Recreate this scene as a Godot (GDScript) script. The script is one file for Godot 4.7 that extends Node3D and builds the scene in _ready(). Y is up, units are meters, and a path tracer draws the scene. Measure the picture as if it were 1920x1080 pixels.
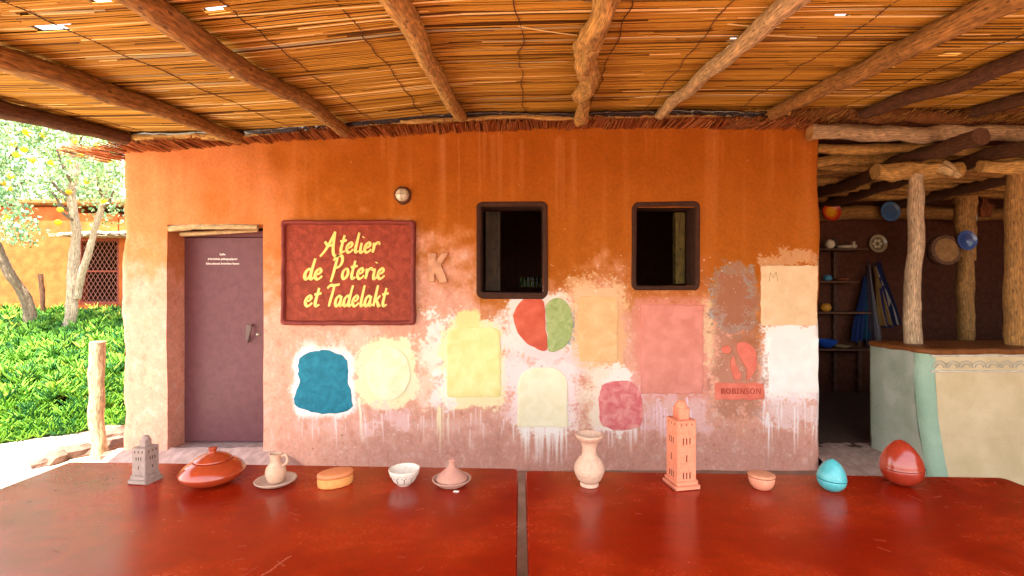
extends Node3D
# An adobe pottery workshop under a reed porch: metres, y up, the wall stands 4.5 m in front of the camera.

const EYE := 1.6
const FOCAL := 900.0
const WALL := 4.5

var rng := RandomNumberGenerator.new()
var soft := FastNoiseLite.new()
var hard := FastNoiseLite.new()
var M := {}
var used := {}

# ---------------------------------------------------------------- set-up
func _ready() -> void:
	rng.seed = 7
	var cam := Camera3D.new()
	cam.name = "camera"
	add_child(cam)
	cam.position = Vector3(0, EYE, 0)
	cam.set_frustum(0.05 * 1080.0 / FOCAL, Vector2(-15.0 / FOCAL * 0.05, 0), 0.05, 400.0)
	cam.current = true

	var env := Environment.new()
	var sky_mat := ProceduralSkyMaterial.new()
	sky_mat.sky_top_color = Color(0.66, 0.72, 0.79)
	sky_mat.sky_horizon_color = Color(0.98, 0.96, 0.92)
	sky_mat.sky_curve = 0.25
	sky_mat.ground_horizon_color = Color(0.75, 0.68, 0.58)
	sky_mat.ground_bottom_color = Color(0.45, 0.36, 0.28)
	var sky := Sky.new()
	sky.sky_material = sky_mat
	env.background_mode = Environment.BG_SKY
	env.sky = sky
	env.background_energy_multiplier = 1.0
	env.tonemap_mode = Environment.TONE_MAPPER_LINEAR
	env.tonemap_exposure = 6.6
	env.sdfgi_enabled = true
	env.ssao_enabled = true
	env.ssil_enabled = true
	var we := WorldEnvironment.new()
	we.name = "world_environment"
	we.environment = env
	add_child(we)

	var sun := DirectionalLight3D.new()
	sun.name = "sun"
	sun.light_energy = 1.5
	sun.light_color = Color(1.0, 0.95, 0.86)
	sun.light_angular_distance = 0.5
	sun.shadow_enabled = true
	add_child(sun)
	sun.look_at_from_position(Vector3(-0.02, 0.96, 0.28), Vector3.ZERO, Vector3.UP)

	soft.seed = 3
	soft.frequency = 1.0
	soft.fractal_octaves = 2
	hard.seed = 11
	hard.frequency = 1.0
	hard.fractal_octaves = 4
	materials()
	ground()
	building()
	porch()
	workshop()
	counter()
	garden()
	wall_things()
	tables()
	pottery()


# ---------------------------------------------------------------- helpers
func P(px: float, py: float, d: float) -> Vector3:
	return Vector3((px - 975.0) * d / FOCAL, EYE - (py - 540.0) * d / FOCAL, -d)

func lin(hex: String) -> Color:
	return Color(hex).srgb_to_linear()

func mb() -> Dictionary:
	return {"v": PackedVector3Array(), "n": PackedVector3Array(), "t": PackedVector2Array(), "c": PackedColorArray(), "i": PackedInt32Array()}

# rows x cols of points as one smooth sheet; a point given twice in a row or column makes a crease
func surf(b: Dictionary, p: PackedVector3Array, cols: int, closed := false, flip := false, uv := PackedVector2Array(), col := Color.WHITE) -> void:
	var rows := p.size() / cols
	var v: PackedVector3Array = b.v
	var n: PackedVector3Array = b.n
	var t: PackedVector2Array = b.t
	var c: PackedColorArray = b.c
	var ix: PackedInt32Array = b.i
	var at := v.size()
	for i in rows:
		for j in cols:
			var q := p[i * cols + j]
			var jn := j + 1
			var jp := j - 1
			if closed:
				jn = 1 if j == cols - 1 else jn
				jp = cols - 2 if j == 0 else jp
			else:
				jn = mini(jn, cols - 1)
				jp = maxi(jp, 0)
			var a := p[i * cols + jn]
			var e := p[i * cols + jp]
			var tu := a - e
			if a.is_equal_approx(q) : tu = q - e
			elif e.is_equal_approx(q): tu = a - q
			var up := p[mini(i + 1, rows - 1) * cols + j]
			var dn := p[maxi(i - 1, 0) * cols + j]
			var tv := up - dn
			if up.is_equal_approx(q): tv = q - dn
			elif dn.is_equal_approx(q): tv = up - q
			var nn := (tu * 1000.0).cross(tv * 1000.0).normalized()
			if nn.length_squared() < 0.5: nn = Vector3.UP
			v.append(q)
			n.append(-nn if flip else nn)
			t.append(uv[i * cols + j] if uv.size() else Vector2(float(j) / maxi(cols - 1, 1), float(i) / maxi(rows - 1, 1)))
			c.append(col)
	for i in rows - 1:
		for j in cols - 1:
			var k := at + i * cols + j
			var m := k + cols
			if flip: ix.append_array([k, k + 1, m + 1, k, m + 1, m])
			else: ix.append_array([k, m + 1, k + 1, k, m, m + 1])
	b.v = v; b.n = n; b.t = t; b.c = c; b.i = ix

func quad(b: Dictionary, a: Vector3, c: Vector3, d: Vector3, e: Vector3, col := Color.WHITE) -> void:  # corners counter-clockwise from outside
	surf(b, PackedVector3Array([a, c, e, d]), 2, false, false, PackedVector2Array(), col)

func box(b: Dictionary, lo: Vector3, hi: Vector3, bevel := 0.004, col := Color.WHITE, xf := Transform3D()) -> void:
	var o := PackedVector2Array([Vector2(lo.x, lo.y), Vector2(hi.x, lo.y), Vector2(hi.x, hi.y), Vector2(lo.x, hi.y)])
	slab(b, o, lo.z, hi.z, bevel, xf, col, true)

# outline (counter-clockwise in x, y) pushed along z from z0 to z1, bevelled at both ends
func slab(b: Dictionary, o: PackedVector2Array, z0: float, z1: float, bevel := 0.003, xf := Transform3D(), col := Color.WHITE, sharp := false) -> void:
	var n := o.size()
	var ins := PackedVector2Array()
	for k in n:
		var e1 := (o[k] - o[(k + n - 1) % n]).normalized()
		var e2 := (o[(k + 1) % n] - o[k]).normalized()
		var m := (Vector2(-e1.y, e1.x) + Vector2(-e2.y, e2.x))
		m = m / maxf(0.4, m.length_squared() / 2.0)
		ins.append(o[k] + m * bevel)
	var ring := PackedInt32Array()
	for k in n:
		ring.append(k)
		if sharp and k > 0: ring.append(k)
	ring.append(0)
	if sharp:
		ring = PackedInt32Array()
		for k in n:
			ring.append(k); ring.append(k)
		ring.remove_at(0)
		ring.append(0)
	var cols := ring.size()
	var p := PackedVector3Array()
	var uv := PackedVector2Array()
	for lay in [[0, z0], [1, z0 + bevel], [1, z1 - bevel], [0, z1]]:
		for k in ring:
			var q: Vector2 = o[k] if lay[0] == 1 else ins[k]
			p.append(xf * Vector3(q.x, q.y, lay[1]))
			uv.append(Vector2(q.x + q.y * 0.3, lay[1] + q.y))
	surf(b, p, cols, true, false, uv, col)
	var tri := Geometry2D.triangulate_polygon(ins)
	for side in 2:
		var at: int = b.v.size()
		var nn := (xf.basis * Vector3(0, 0, 1 if side else -1)).normalized()
		var v: PackedVector3Array = b.v; var nr: PackedVector3Array = b.n; var tt: PackedVector2Array = b.t; var cc: PackedColorArray = b.c; var ix: PackedInt32Array = b.i
		for k in n:
			v.append(xf * Vector3(ins[k].x, ins[k].y, z1 if side else z0))
			nr.append(nn); tt.append(ins[k]); cc.append(col)
		for k in range(0, tri.size(), 3):
			var ccw := (ins[tri[k + 1]] - ins[tri[k]]).cross(ins[tri[k + 2]] - ins[tri[k]]) > 0
			if ccw == (side == 1): ix.append_array([at + tri[k], at + tri[k + 2], at + tri[k + 1]])
			else: ix.append_array([at + tri[k], at + tri[k + 1], at + tri[k + 2]])
		b.v = v; b.n = nr; b.t = tt; b.c = cc; b.i = ix

func lathe(b: Dictionary, prof: Array, seg := 36, xf := Transform3D(), col := Color.WHITE, wob := 0.0) -> void:
	var p := PackedVector3Array()
	var uv := PackedVector2Array()
	for i in prof.size():
		var q: Vector2 = prof[i]
		for j in seg + 1:
			var a := TAU * (j % seg) / seg
			var r := maxf(q.x, 0.0004) * (1.0 + wob * soft.get_noise_3d(cos(a) * 0.8, q.y * 6.0, sin(a) * 0.8) + wob * 0.25 * sin(q.y * 420.0))
			p.append(xf * Vector3(r * cos(a), q.y, -r * sin(a)))
			uv.append(Vector2(float(j) / seg, q.y * 3.0))
	surf(b, p, seg + 1, true, false, uv, col)

func curve(pts: Array, per := 8) -> PackedVector3Array:
	var out := PackedVector3Array()
	for k in pts.size() - 1:
		var a: Vector3 = pts[maxi(k - 1, 0)]; var q: Vector3 = pts[k]; var r: Vector3 = pts[k + 1]; var s: Vector3 = pts[mini(k + 2, pts.size() - 1)]
		for m in per:
			out.append(q.cubic_interpolate(r, a, s, float(m) / per))
	out.append(pts[-1])
	return out

# a round bar along a path; rough makes it an uneven log
func tube(b: Dictionary, path: PackedVector3Array, r0: float, r1: float, sides := 8, col := Color.WHITE, rough := 0.0, sd := 0.0, caps := true, squash := 1.0) -> void:
	var n := path.size()
	var p := PackedVector3Array()
	var uv := PackedVector2Array()
	var along := 0.0
	var ref := Vector3.UP
	if absf((path[n - 1] - path[0]).normalized().y) > 0.8: ref = Vector3.BACK
	var first := Vector3(); var last := Vector3()
	for i in n:
		var T := (path[mini(i + 1, n - 1)] - path[maxi(i - 1, 0)]).normalized()
		var A := ref.cross(T).normalized()
		var B := T.cross(A).normalized()
		if i: along += path[i].distance_to(path[i - 1])
		var f := float(i) / (n - 1)
		var r := lerpf(r0, r1, f)
		if i == 0: first = T
		last = T
		for j in sides + 1:
			var a := TAU * (j % sides) / sides
			var k := r
			if rough > 0.0:
				k *= 1.0 + rough * (1.3 * soft.get_noise_3d(cos(a) * 0.5 + sd, along * 2.2, sin(a) * 0.5) + 0.6 * hard.get_noise_3d(cos(a) * 1.2 + sd, along * 7.0, sin(a) * 1.2))
			p.append(path[i] + (A * cos(a) + B * sin(a) * squash) * k)
			uv.append(Vector2(float(j) / sides * clampf(roundf(r0 * TAU / 0.25), 1, 4), along * 1.6 + sd * 0.37))
	var cols := sides + 1
	surf(b, p, cols, true, false, uv, col)
	if caps:
		for e in 2:
			var ring := p.slice(0, cols) if e == 0 else p.slice((n - 1) * cols)
			var mid := path[0] if e == 0 else path[n - 1]
			var d := PackedVector3Array()
			var u2 := PackedVector2Array()
			for j in cols: d.append(ring[j]); u2.append(Vector2(0.5, 0.5) + Vector2.from_angle(TAU * j / sides) * 0.5)
			for j in cols: d.append(mid.lerp(ring[j], 0.01)); u2.append(Vector2(0.5, 0.5))
			surf(b, d, cols, true, e == 0, u2, col)

func wobbly(pts: Array, amp: float, sd: float, per := 10) -> PackedVector3Array:
	var c := curve(pts, per)
	for i in c.size():
		var s := c[0].distance_to(c[i])
		c[i] += Vector3(soft.get_noise_2d(s * 0.9, sd), soft.get_noise_2d(s * 0.9, sd + 40.0), soft.get_noise_2d(s * 0.9, sd + 80.0)) * amp
	return c

func mesh_of(b: Dictionary, shift := Vector3.ZERO) -> ArrayMesh:
	var v: PackedVector3Array = b.v
	if shift != Vector3.ZERO:
		for k in v.size(): v[k] -= shift
	var a := []
	a.resize(Mesh.ARRAY_MAX)
	a[Mesh.ARRAY_VERTEX] = v
	a[Mesh.ARRAY_NORMAL] = b.n
	a[Mesh.ARRAY_TEX_UV] = b.t
	a[Mesh.ARRAY_COLOR] = b.c
	a[Mesh.ARRAY_INDEX] = b.i
	var m := ArrayMesh.new()
	m.add_surface_from_arrays(Mesh.PRIMITIVE_TRIANGLES, a)
	return m

func numbered(called: String) -> String:
	var k: int = used.get(called, -1) + 1
	used[called] = k
	return called if k == 0 else "%s_%03d" % [called, k]

func tag(o: Node, label := "", category := "", group := "", kind := "") -> Node:
	if label: o.set_meta("label", label)
	if category: o.set_meta("category", category)
	if group: o.set_meta("group", group)
	if kind: o.set_meta("kind", kind)
	return o

func where(o: Node) -> Vector3:
	var at := Vector3.ZERO
	while o and o != self:
		at += (o as Node3D).position
		o = o.get_parent()
	return at

# one named mesh, given in world metres; at top level its origin goes to its base
func put(b: Dictionary, called: String, mat: Material, parent: Node = null) -> MeshInstance3D:
	var o := MeshInstance3D.new()
	if parent == null:
		var box3 := AABB(b.v[0], Vector3.ZERO)
		for q in b.v: box3 = box3.expand(q)
		var at := Vector3(box3.get_center().x, box3.position.y, box3.get_center().z)
		o.mesh = mesh_of(b, at)
		o.position = at
		o.name = numbered(called)
		add_child(o, true)
	else:
		o.mesh = mesh_of(b, where(parent))
		o.name = called
		var k := 0
		while parent.has_node(NodePath(String(o.name))):
			k += 1
			o.name = "%s_%03d" % [called, k]
		parent.add_child(o, true)
	o.material_override = mat
	return o

func thing(called: String, at: Vector3, label: String, category: String, group := "") -> Node3D:
	var o := Node3D.new()
	o.name = numbered(called)
	add_child(o, true)
	o.position = at
	tag(o, label, category, group)
	return o

func xf(at: Vector3, yaw := 0.0, sc := Vector3.ONE) -> Transform3D:
	return Transform3D(Basis(Vector3.UP, yaw) * Basis.from_scale(sc), at)


# ---------------------------------------------------------------- materials
func noise_bytes(w: int, h: int, freq: float, sd: int, oct := 3, fw := 1.0, fh := 1.0) -> PackedByteArray:  # fw, fh < 1 stretch it
	var f := FastNoiseLite.new()
	f.seed = sd
	f.frequency = freq
	f.fractal_octaves = oct
	var im := f.get_image(maxi(2, int(w * fw)), maxi(2, int(h * fh)), false, false, true)
	im.resize(w, h, Image.INTERPOLATE_CUBIC)
	im.convert(Image.FORMAT_L8)
	return im.get_data()

func noise_tex(freq: float, sd: int, lo: Color, hi: Color, size := 512, oct := 5, warp := 0.0) -> NoiseTexture2D:
	var f := FastNoiseLite.new()
	f.seed = sd
	f.frequency = freq
	f.fractal_octaves = oct
	if warp > 0.0:
		f.domain_warp_enabled = true
		f.domain_warp_amplitude = warp
		f.domain_warp_frequency = 0.02
	var g := Gradient.new()
	g.set_color(0, lo)
	g.set_color(1, hi)
	var t := NoiseTexture2D.new()
	t.width = size
	t.height = size
	t.seamless = true
	t.noise = f
	t.color_ramp = g
	return t

func mat(hex: String, rough := 0.85, mottled := true, scale := 1.6, spec := 0.4) -> StandardMaterial3D:
	var m := StandardMaterial3D.new()
	m.albedo_color = Color(hex)
	m.roughness = rough
	m.metallic_specular = spec
	if mottled:
		m.albedo_texture = M.mottle
		m.uv1_triplanar = true
		m.uv1_world_triplanar = true
		m.uv1_scale = Vector3.ONE * scale
		m.heightmap_enabled = true
		m.heightmap_texture = M.grain
		m.heightmap_scale = 0.35
	return m

func wood(hex: String, rough := 0.8) -> StandardMaterial3D:
	var m := StandardMaterial3D.new()
	m.albedo_color = Color(hex)
	m.albedo_texture = M.wood_map
	m.roughness = rough
	m.heightmap_enabled = true
	m.heightmap_texture = M.wood_map
	m.heightmap_scale = 0.5
	return m

func vcol(rough := 0.8, back := 0.0) -> StandardMaterial3D:
	var m := StandardMaterial3D.new()
	m.vertex_color_use_as_albedo = true
	m.roughness = rough
	m.metallic_specular = 0.3
	return m

func materials() -> void:
	M.mottle = noise_tex(0.012, 21, Color(0.78, 0.76, 0.74), Color(1, 1, 1))
	M.grain = noise_tex(0.05, 22, Color(0.2, 0.2, 0.2), Color(0.8, 0.8, 0.8))
	# wood: streaks along v, some knots
	var s1 := noise_bytes(512, 512, 0.035, 31, 4, 1.0, 0.06)
	var s2 := noise_bytes(512, 512, 0.12, 32, 3, 1.0, 0.12)
	var s3 := noise_bytes(512, 512, 0.012, 33, 3)
	var im := Image.create_empty(512, 512, false, Image.FORMAT_RGB8)
	var r2 := RandomNumberGenerator.new()
	r2.seed = 5
	var knots := []
	for k in 9: knots.append(Vector3(r2.randf() * 512, r2.randf() * 512, r2.randf_range(6, 15)))
	for y in 512:
		for x in 512:
			var k := y * 512 + x
			var t := 0.55 + 0.3 * (s1[k] / 255.0 - 0.5) * 2.0 * 0.6 + 0.22 * (s2[k] / 255.0 - 0.5) * 2.0 + 0.3 * (s3[k] / 255.0 - 0.45)
			if s2[k] < 62: t -= 0.22
			for q in knots:
				var dx: float = absf(x - q.x)
				var dist: float = sqrt(dx * dx + (y - q.y) * (y - q.y) * 0.45) / q.z
				if dist < 1.0: t = lerpf(0.16, t, dist * dist)
			t = clampf(0.72 + (t - 0.55) * 0.75, 0.14, 1.0)
			im.set_pixel(x, y, Color(minf(1.0, t * 1.04), t * 0.97, t * 0.88))
	M.wood_map = ImageTexture.create_from_image(im)
	M.log_gold = wood("f0c87c")
	M.log_brown = wood("cca05e")
	M.log_dark = wood("7e5a42")
	M.log_pale = wood("fce6b8")
	M.log_grey = wood("ecd8bc")
	M.cut = mat("c9995c", 0.9)
	M.mud = mat("b0623a", 0.95)
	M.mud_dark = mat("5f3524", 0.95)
	M.floor = mat("a88876", 0.95, true, 0.7)
	M.path = mat("d9cbb8", 0.95, true, 0.5)
	M.soil = mat("8c6a4a", 0.95, true, 0.6)
	M.reed = vcol(0.55)
	M.leafy = vcol(0.6)
	M.black = mat("14100e", 0.6, false)
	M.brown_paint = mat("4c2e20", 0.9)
	M.metal_dark = mat("3a3130", 0.45, false)
	M.steel = mat("b8b4ac", 0.35, false)
	M.steel.metallic = 0.8


# ---------------------------------------------------------------- ground
func ground() -> void:
	var b := mb()
	quad(b, Vector3(-150, -0.16, 150), Vector3(150, -0.16, 150), Vector3(150, -0.16, -150), Vector3(-150, -0.16, -150))
	tag(put(b, "ground", M.soil), "", "", "", "structure")
	b = mb()
	var p := PackedVector3Array()   # pale trodden path round the left of the building
	for i in 40:
		for j in 12:
			var z := 6.0 - i * 0.4
			var x := -7.5 + j * 0.34
			p.append(Vector3(x, 0.004 + 0.012 * soft.get_noise_2d(x * 1.5, z * 1.5), z))
	surf(b, p, 12, false)
	tag(put(b, "path", M.path), "", "", "", "structure")
	b = mb()
	p = PackedVector3Array()
	for i in 50:
		for j in 60:
			var z := 3.5 - i * 0.22
			var x := -3.76 + j * 0.19
			p.append(Vector3(x, -0.11 + 0.008 * soft.get_noise_2d(x * 2.0, z * 2.0), z))
	surf(b, p, 60, false)
	tag(put(b, "earth_floor", M.floor), "", "", "", "structure")


# ---------------------------------------------------------------- the painted building
func wd(x: float, y: float) -> float:  # how far the hand-laid plaster bulges forward
	return 0.016 * soft.get_noise_2d(x * 0.8, y * 0.8) + 0.006 * soft.get_noise_2d(x * 2.6 + 9.0, y * 2.6)

func wall_at(px: float, py: float, out := 0.0) -> Vector3:
	var q := P(px, py, WALL)
	return Vector3(q.x, q.y, -WALL + wd(q.x, q.y) + out)

const SC := 0.8
const TX0 := 215.0
const TY0 := 225.0
const TW := 1072
const TH := 528

func rrect(x0: float, y0: float, x1: float, y1: float, r: float, px: float, py: float) -> float:
	var q := Vector2(absf(px - (x0 + x1) / 2) - (x1 - x0) / 2 + r, absf(py - (y0 + y1) / 2) - (y1 - y0) / 2 + r)
	return Vector2(maxf(q.x, 0), maxf(q.y, 0)).length() + minf(maxf(q.x, q.y), 0.0) - r

func wall_picture() -> ImageTexture:
	var n1 := noise_bytes(TW, TH, 0.006, 41, 4)
	var n2 := noise_bytes(TW, TH, 0.02, 42, 4, 1.0, 0.05)
	var n3 := noise_bytes(TW, TH, 0.16, 43, 3)
	var n4 := noise_bytes(TW, TH, 0.03, 44, 4)
	var n5 := noise_bytes(TW, TH, 0.06, 45, 5, 1.0, 0.6)
	var buf := PackedFloat32Array()
	buf.resize(TW * TH * 3)
	var ochre := Color("b4631c"); var salmon := Color("e0905f"); var pink := Color("ecaf9a"); var mauve := Color("cf9a8c")
	for j in TH:
		var Y := TY0 + j / SC
		for i in TW:
			var X := TX0 + i / SC
			var k := j * TW + i
			var a := n1[k] / 255.0; var s := n2[k] / 255.0; var f := n3[k] / 255.0; var m := n4[k] / 255.0
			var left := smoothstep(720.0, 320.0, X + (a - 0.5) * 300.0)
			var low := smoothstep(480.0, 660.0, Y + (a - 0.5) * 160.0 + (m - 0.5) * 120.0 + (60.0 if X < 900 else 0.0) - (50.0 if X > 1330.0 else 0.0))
			var c := ochre.lerp(salmon, left * 0.85)  # paler left: bounced light from the open side, painted into the colour
			c = c.lerp(pink, low * 0.9)  # lower pink: pale dust, with bounced light painted in
			c = c.lerp(mauve, smoothstep(740.0, 860.0, Y + (m - 0.5) * 120.0) * 0.8 * smoothstep(450.0, 750.0, X))
			var st := smoothstep(0.56, 0.8, s) * smoothstep(600.0, 260.0, Y + (m - 0.5) * 160.0)
			c = c.lerp(Color("d89468"), st * 0.25)
			c = c.lerp(Color("b25a14"), smoothstep(0.45, 0.15, s) * 0.12 * (1.0 - low))
			c = c.lerp(Color("ead0c4"), low * smoothstep(0.6, 0.85, n5[k] / 255.0) * 0.38)
			c = c.lerp(Color("a95a45"), low * smoothstep(0.36, 0.15, n5[k] / 255.0) * 0.2)
			var g := 0.95 + 0.12 * (f - 0.5) + 0.07 * (m - 0.5) + 0.04 * (s - 0.5)
			buf[k * 3] = c.r * g; buf[k * 3 + 1] = c.g * g; buf[k * 3 + 2] = c.b * g
	# chalky halos: [x0, y0, x1, y1, radius, feather, colour, strength, raggedness]
	for h in [
		[548, 652, 664, 781, 26, 14, "f4eeea", 1.0, 8.0], [560, 640, 640, 690, 20, 26, "f2e4dc", 0.6, 26.0],
		[667, 632, 782, 768, 48, 9, "f3e7b6", 0.95, 9.0], [795, 590, 850, 700, 20, 26, "faf0e8", 0.88, 30.0], [770, 640, 835, 760, 20, 30, "f2e2c8", 0.6, 34.0],
		[826, 603, 948, 766, 26, 9, "f2e6b4", 0.95, 10.0], [858, 582, 896, 625, 8, 8, "efdc96", 0.95, 7.0], [810, 700, 850, 770, 16, 16, "ecf0f2", 0.6, 22.0],
		[940, 600, 1000, 720, 20, 30, "f4e8e0", 0.7, 34.0], [1040, 640, 1130, 720, 20, 30, "f4e4e0", 0.7, 34.0], [952, 546, 1082, 672, 40, 12, "f6ece2", 0.92, 20.0], [930, 560, 1075, 690, 40, 22, "f0d8d0", 0.55, 34.0],
		[1072, 534, 1172, 690, 22, 12, "e9b884", 0.85, 14.0], [1060, 525, 1180, 575, 30, 16, "efc8a0", 0.6, 26.0],
		[960, 676, 1078, 812, 26, 14, "f6f0e4", 0.95, 14.0], [950, 655, 1090, 800, 30, 26, "eecfd0", 0.6, 30.0],
		[1108, 690, 1196, 812, 22, 14, "f6efe6", 0.9, 18.0], [1090, 690, 1130, 800, 14, 20, "ecd2b4", 0.6, 26.0],
		[1188, 556, 1330, 750, 8, 10, "dd8f7e", 0.8, 10.0], [1318, 560, 1340, 690, 8, 10, "f0d8a8", 0.7, 16.0],
		[1428, 470, 1538, 500, 6, 8, "ecc8a8", 0.55, 24.0],
		[1424, 606, 1546, 752, 16, 10, "f8f2ec", 1.0, 14.0], [1430, 740, 1545, 795, 10, 22, "f0dada", 0.75, 34.0],
		[1195, 745, 1330, 800, 10, 24, "ecc6cc", 0.6, 34.0], [690, 765, 770, 800, 10, 20, "ecc4c8", 0.55, 26.0],
		[1338, 610, 1426, 770, 20, 30, "a9735e", 0.65, 30.0], [1180, 470, 1330, 556, 20, 24, "bf7040", 0.5, 30.0],
		[640, 600, 700, 660, 20, 40, "f0d2bc", 0.5, 40.0], [560, 790, 960, 800, 10, 40, "ecc8c4", 0.45, 44.0],
		[1332, 492, 1418, 626, 44, 8, "a08a80", 0.75, 14.0], [1344, 506, 1406, 606, 30, 12, "a8694c", 0.8, 26.0],
	]:
		var pad: float = h[5] + h[8]
		var c := Color(h[6])
		for j in range(maxi(0, int((h[1] - pad - TY0) * SC)), mini(TH, int((h[3] + pad - TY0) * SC))):
			for i in range(maxi(0, int((h[0] - pad - TX0) * SC)), mini(TW, int((h[2] + pad - TX0) * SC))):
				var k := j * TW + i
				var d := rrect(h[0], h[1], h[2], h[3], h[4], TX0 + i / SC, TY0 + j / SC)
				d += (n4[k] / 255.0 - 0.5) * 2.0 * h[8] + (n3[k] / 255.0 - 0.5) * h[8] * 1.3
				var al: float = smoothstep(h[5] * 0.55, -h[5] * 0.45, d) * h[7]
				al *= clampf(0.6 + 0.9 * (n5[k] / 255.0), 0.0, 1.0) if h[7] < 0.9 else 1.0
				for q in 3: buf[k * 3 + q] = lerpf(buf[k * 3 + q], c[q], al)
	var r := RandomNumberGenerator.new()
	r.seed = 17
	# runs of thin paint: [x, y, length, half width, colour]
	var runs := []
	for k in 24: runs.append([r.randf_range(962, 1068), 796.0, r.randf_range(25, 88), r.randf_range(0.9, 2.6), "f6efe8"])
	for k in 5: runs.append([r.randf_range(975, 1060), 800.0, r.randf_range(50, 88), r.randf_range(1.2, 2.6), "f6efe8"])
	for k in 20: runs.append([r.randf_range(1115, 1210), 800.0, r.randf_range(10, 55), r.randf_range(0.6, 1.5), "f0dcd8"])
	for k in 26: runs.append([r.randf_range(1195, 1300), r.randf_range(742, 790), r.randf_range(15, 75), r.randf_range(0.7, 2.0), "f0cfdc"])
	for k in 26: runs.append([r.randf_range(1425, 1540), r.randf_range(745, 800), r.randf_range(12, 75), r.randf_range(0.6, 1.6), "f4ecec"])
	for k in 34: runs.append([r.randf_range(560, 960), r.randf_range(765, 810), r.randf_range(10, 50), r.randf_range(0.5, 1.4), "efd6d2"])
	for k in 8: runs.append([r.randf_range(815, 832), r.randf_range(755, 775), r.randf_range(30, 95), r.randf_range(0.8, 2.2), "f0e0b8"])
	runs.append([672.0, 745.0, 90.0, 2.2, "f3ead0"])
	runs.append([840.0, 775.0, 60.0, 1.2, "f3ead0"])
	for k in 14: runs.append([r.randf_range(700, 1100), r.randf_range(240, 262), r.randf_range(60, 190), r.randf_range(1.0, 5.0), "dd9a78"])
	for k in 8: runs.append([r.randf_range(1150, 1500), r.randf_range(240, 262), r.randf_range(40, 120), r.randf_range(1.0, 3.0), "d98c5c"])
	for q in runs:
		var c := Color(q[4])
		var x: float = q[0]
		var soft_run: bool = q[1] < 300.0
		for s in int(q[2] * SC):
			var f: float = s / (q[2] * SC)
			x += 0.18 * soft.get_noise_2d(s * 0.15, q[0]) + (0.1 if q[0] < 700.0 and q[3] > 2.0 else 0.0)
			var j := int((q[1] - TY0) * SC) + s
			if j < 0 or j >= TH: continue
			for i in range(int((x - q[3] - 1 - TX0) * SC), int((x + q[3] + 1 - TX0) * SC) + 1):
				if i < 0 or i >= TW: continue
				var al := smoothstep(q[3] + 0.8, q[3] - 0.6, absf(TX0 + i / SC - x)) * (1.0 - f * f) * (0.22 if soft_run else 0.85)
				var k := (j * TW + i) * 3
				for e in 3: buf[k + e] = lerpf(buf[k + e], c[e], al)
	# flecks and spatter
	for q in 1500:
		var near := r.randf()
		var x := r.randf_range(540, 1540); var y := 700.0 + r.randfn(0.0, 75.0)
		if q % 6 == 0: x = r.randf_range(230, 1540); y = r.randf_range(260, 860)
		if q % 7 == 1: x = r.randfn(1200.0, 120.0); y = r.randfn(520.0, 20.0)
		var rad := r.randf_range(0.3, 1.0) * (1.7 if near > 0.96 else 1.0)
		var c := Color("f6ece4") if near > 0.06 else Color("8d4436")
		if q % 6 == 0: c = Color("8d4c2c") if near > 0.5 else Color("e8b490")
		for j in range(int((y - rad - TY0) * SC), int((y + rad - TY0) * SC) + 2):
			for i in range(int((x - rad - TX0) * SC), int((x + rad - TX0) * SC) + 2):
				if i < 0 or j < 0 or i >= TW or j >= TH: continue
				var al := smoothstep(rad + 0.6, rad - 0.4, Vector2(TX0 + i / SC - x, TY0 + j / SC - y).length()) * 0.75
				var k := (j * TW + i) * 3
				for e in 3: buf[k + e] = lerpf(buf[k + e], c[e], al)
	# a brushed blue-grey stroke beside the green half circle, grey-blue at the brushed oval
	for q in [[1066, 575, 1078, 648, "7f93a0"], [1328, 540, 1338, 600, "9aa6b4"], [1394, 495, 1416, 560, "9b9692"], [1340, 500, 1362, 520, "95908c"]]:
		for j in range(int((q[1] - TY0) * SC), int((q[3] - TY0) * SC)):
			for i in range(int((q[0] - TX0) * SC), int((q[2] - TX0) * SC)):
				var k := j * TW + i
				var al := smoothstep(0.45, 0.7, n3[k] / 255.0 * 0.5 + n5[k] / 255.0 * 0.5) * 0.7
				var c := Color(q[4])
				for e in 3: buf[k * 3 + e] = lerpf(buf[k * 3 + e], c[e], al)
	var by := PackedByteArray()
	by.resize(TW * TH * 3)
	for k in by.size(): by[k] = int(clampf(buf[k], 0.0, 1.0) * 255.0)
	return ImageTexture.create_from_image(Image.create_from_data(TW, TH, false, Image.FORMAT_RGB8, by))

func wall_uv(q: Vector3) -> Vector2:
	var px := 975.0 + q.x * 200.0
	var py := 540.0 + (EYE - q.y) * 200.0
	return Vector2((px - TX0) * SC / TW, (py - TY0) * SC / TH)

var XL := -3.755
var XR := 2.83

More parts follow.
